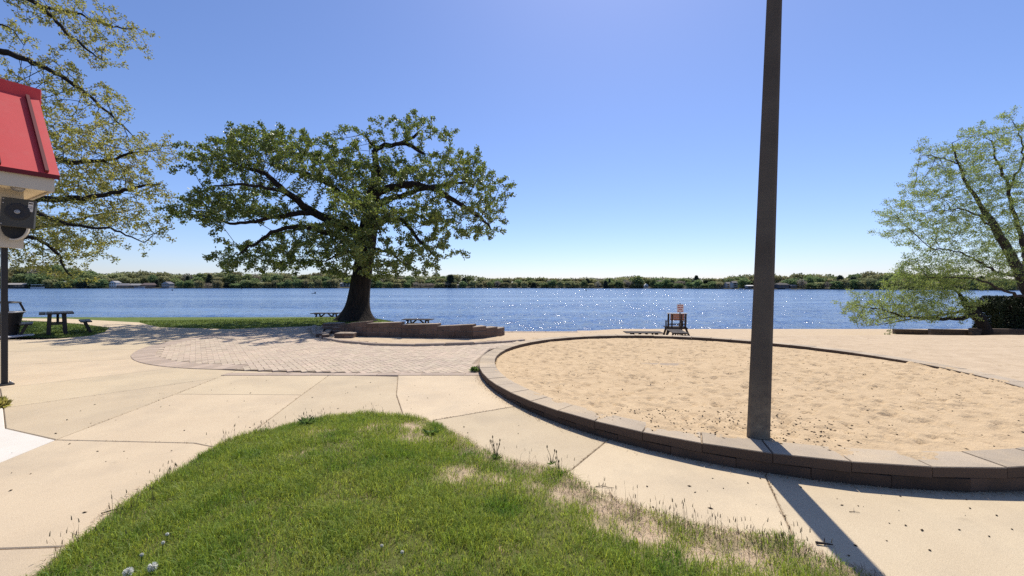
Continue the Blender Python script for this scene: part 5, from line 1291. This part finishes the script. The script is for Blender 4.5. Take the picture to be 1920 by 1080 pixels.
# debris: dark chips on the sand and the paving
def chips(name, X_, Y_, Z_, s0, s1, lab, mat, cat):
    n = len(X_); rg = np.random.default_rng(n); m_ = []
    Vv = np.zeros((n, 6, 3)); a = rg.uniform(0, 2 * np.pi, n); s = rg.uniform(s0, s1, n); l_ = s * rg.uniform(1, 2.6, n)
    dx = np.stack([np.cos(a), np.sin(a)], -1); dy = np.stack([-np.sin(a), np.cos(a)], -1)
    for k, (u, v, z_) in enumerate(((-1, 0, .3), (0, -1, .2), (1, 0, .3), (0, 1, .2), (0, 0, 1), (0, 0, -.2))):
        Vv[:, k, :2] = np.stack([X_, Y_], -1) + dx * (u * l_)[:, None] / 2 + dy * (v * s)[:, None] / 2; Vv[:, k, 2] = Z_ + z_ * s * .45
    i = np.arange(n)[:, None] * 6
    F3 = np.concatenate([i + np.array([t]) for t in ((0, 1, 4), (1, 2, 4), (2, 3, 4), (3, 0, 4), (1, 0, 5), (2, 1, 5), (3, 2, 5), (0, 3, 5))])
    tag(link(name, mesh_np(name, Vv.reshape(-1, 3), [F3]), mat), lab, cat, kind='stuff')
n = 1100; k = rg.choice(len(SANDV), n); X_, Y_, Z_ = SANDV[k, 0], SANDV[k, 1], SANDZ[k]
kk_ = np.hypot(X_ - P(1290, 805, .2)[0], Y_ - P(1290, 805, .2)[1]); 
chips('wood_debris', X_, Y_, Z_ + .002, .005, .018, 'scattered dark bits of wood and seed on the sand pit', m_debris, 'debris')
near_ = np.argsort(kk_ := np.hypot((SANDV[:, 0] - P(1300, 800, .2)[0]) * .6, (SANDV[:, 1] - P(1300, 800, .2)[1]) * 1.4))[:2600]; k = rg.choice(near_, 420)
chips('scraped_debris', SANDV[k, 0], SANDV[k, 1], SANDZ[k] + .001, .006, .022, 'dark scraped up bits in the sand left of the pole', m_debris, 'debris')
X_ = np.r_[rng.uniform(8, 34, 420), rng.uniform(-1, 40, 260)]; Y_ = np.r_[rng.uniform(6, 28, 420), 30.6 + rng.normal(0, .5, 260)]
q_, rq_, _ = rsand(X_, Y_); ok = (q_ > rq_ + .2) & ((X_ > 9) | (Y_ > 15)); X_, Y_ = X_[ok], Y_[ok]
chips('beach_debris', X_, Y_, H(X_, Y_) + np.where((X_ > 5) & (Y_ < 20), .06, .0), .015, .06, 'scattered dark driftwood bits on the beach sand', m_debris, 'debris')
X_ = np.r_[rng.uniform(-6, 5, 200), rng.uniform(1.5, 5, 60)]; Y_ = np.r_[rng.uniform(2.5, 8, 200), rng.uniform(2.6, 3.6, 60)]
q_, rq_, _ = rsand(X_, Y_); ok = (q_ > rq_ + .05) & (msd(X_, Y_) < -.05); X_, Y_ = X_[ok], Y_[ok]
chips('pavement_debris', X_, Y_, 0 * X_ + .003, .006, .019, 'scattered dark seeds and grit on the pavement', m_debris, 'debris')
# leaf litter along the foot of the ring wall
th = rng.uniform(R(-172), R(-84), 2600); rad_ = rr(th) + np.abs(rng.normal(0, .055, len(th))) * np.where(th < R(-120), 1.2, .7) - .01
X_, Y_ = RC[0] + rad_ * np.cos(th), RC[1] + rad_ * np.sin(th)
V_, q4, q3 = blades(np.stack([X_, Y_, 0 * X_ + .004], -1), rng.uniform(.006, .02, len(th)), rng.uniform(.003, .006, len(th)), rng.uniform(1., 3.2, len(th)), rng)
tag(link('leaf_litter', mesh_np('leaf_litter', V_, [q4, q3]), m_straw), 'dry brown litter collected along the foot of the ring wall', 'litter', kind='stuff')
# sprigs growing in the long pavement joint
JT = [([(444,695),(400,711),(360,727),(300,750),(268,763),(215,783),(165,802)], 260), ([(812,788),(850,781.5),(910,771),(965,762)], 130), ([(1143,822),(1110,849),(1072,880)], 110), ([(617,704),(560,744),(520,774),(472,810)], 60), ([(745,707),(743,740),(757,782)], 60), ([(1435,892),(1460,945),(1485,1000)], 60), ([(0,765),(200,739),(408,708.5)], 60), ([(104,826),(240,828),(364,831)], 50)]
Xs, Ys = [], []
for jx, n in JT:
    jp = np.array([P(*p)[:2] for p in jx]); t_ = rng.random(n); s_ = np.linspace(0, 1, len(jp))
    Xs.append(np.interp(t_, s_, jp[:, 0]) + rng.normal(0, .007, n)); Ys.append(np.interp(t_, s_, jp[:, 1]) + rng.normal(0, .009, n))
X_, Y_ = np.concatenate(Xs), np.concatenate(Ys); n = len(X_)
V_, q4, q3 = blades(np.stack([X_, Y_, 0 * X_ - .004], -1), rng.uniform(.008, .026, n), rng.uniform(.003, .006, n), rng.uniform(.4, 2.4, n), rng)
tag(link('joint_moss', mesh_np('joint_moss', V_, [q4, q3]), m_straw), 'tiny dry sprigs and grit lying in the pavement joints', 'weeds', kind='stuff')
print('done', round(time.time() - T0, 1))
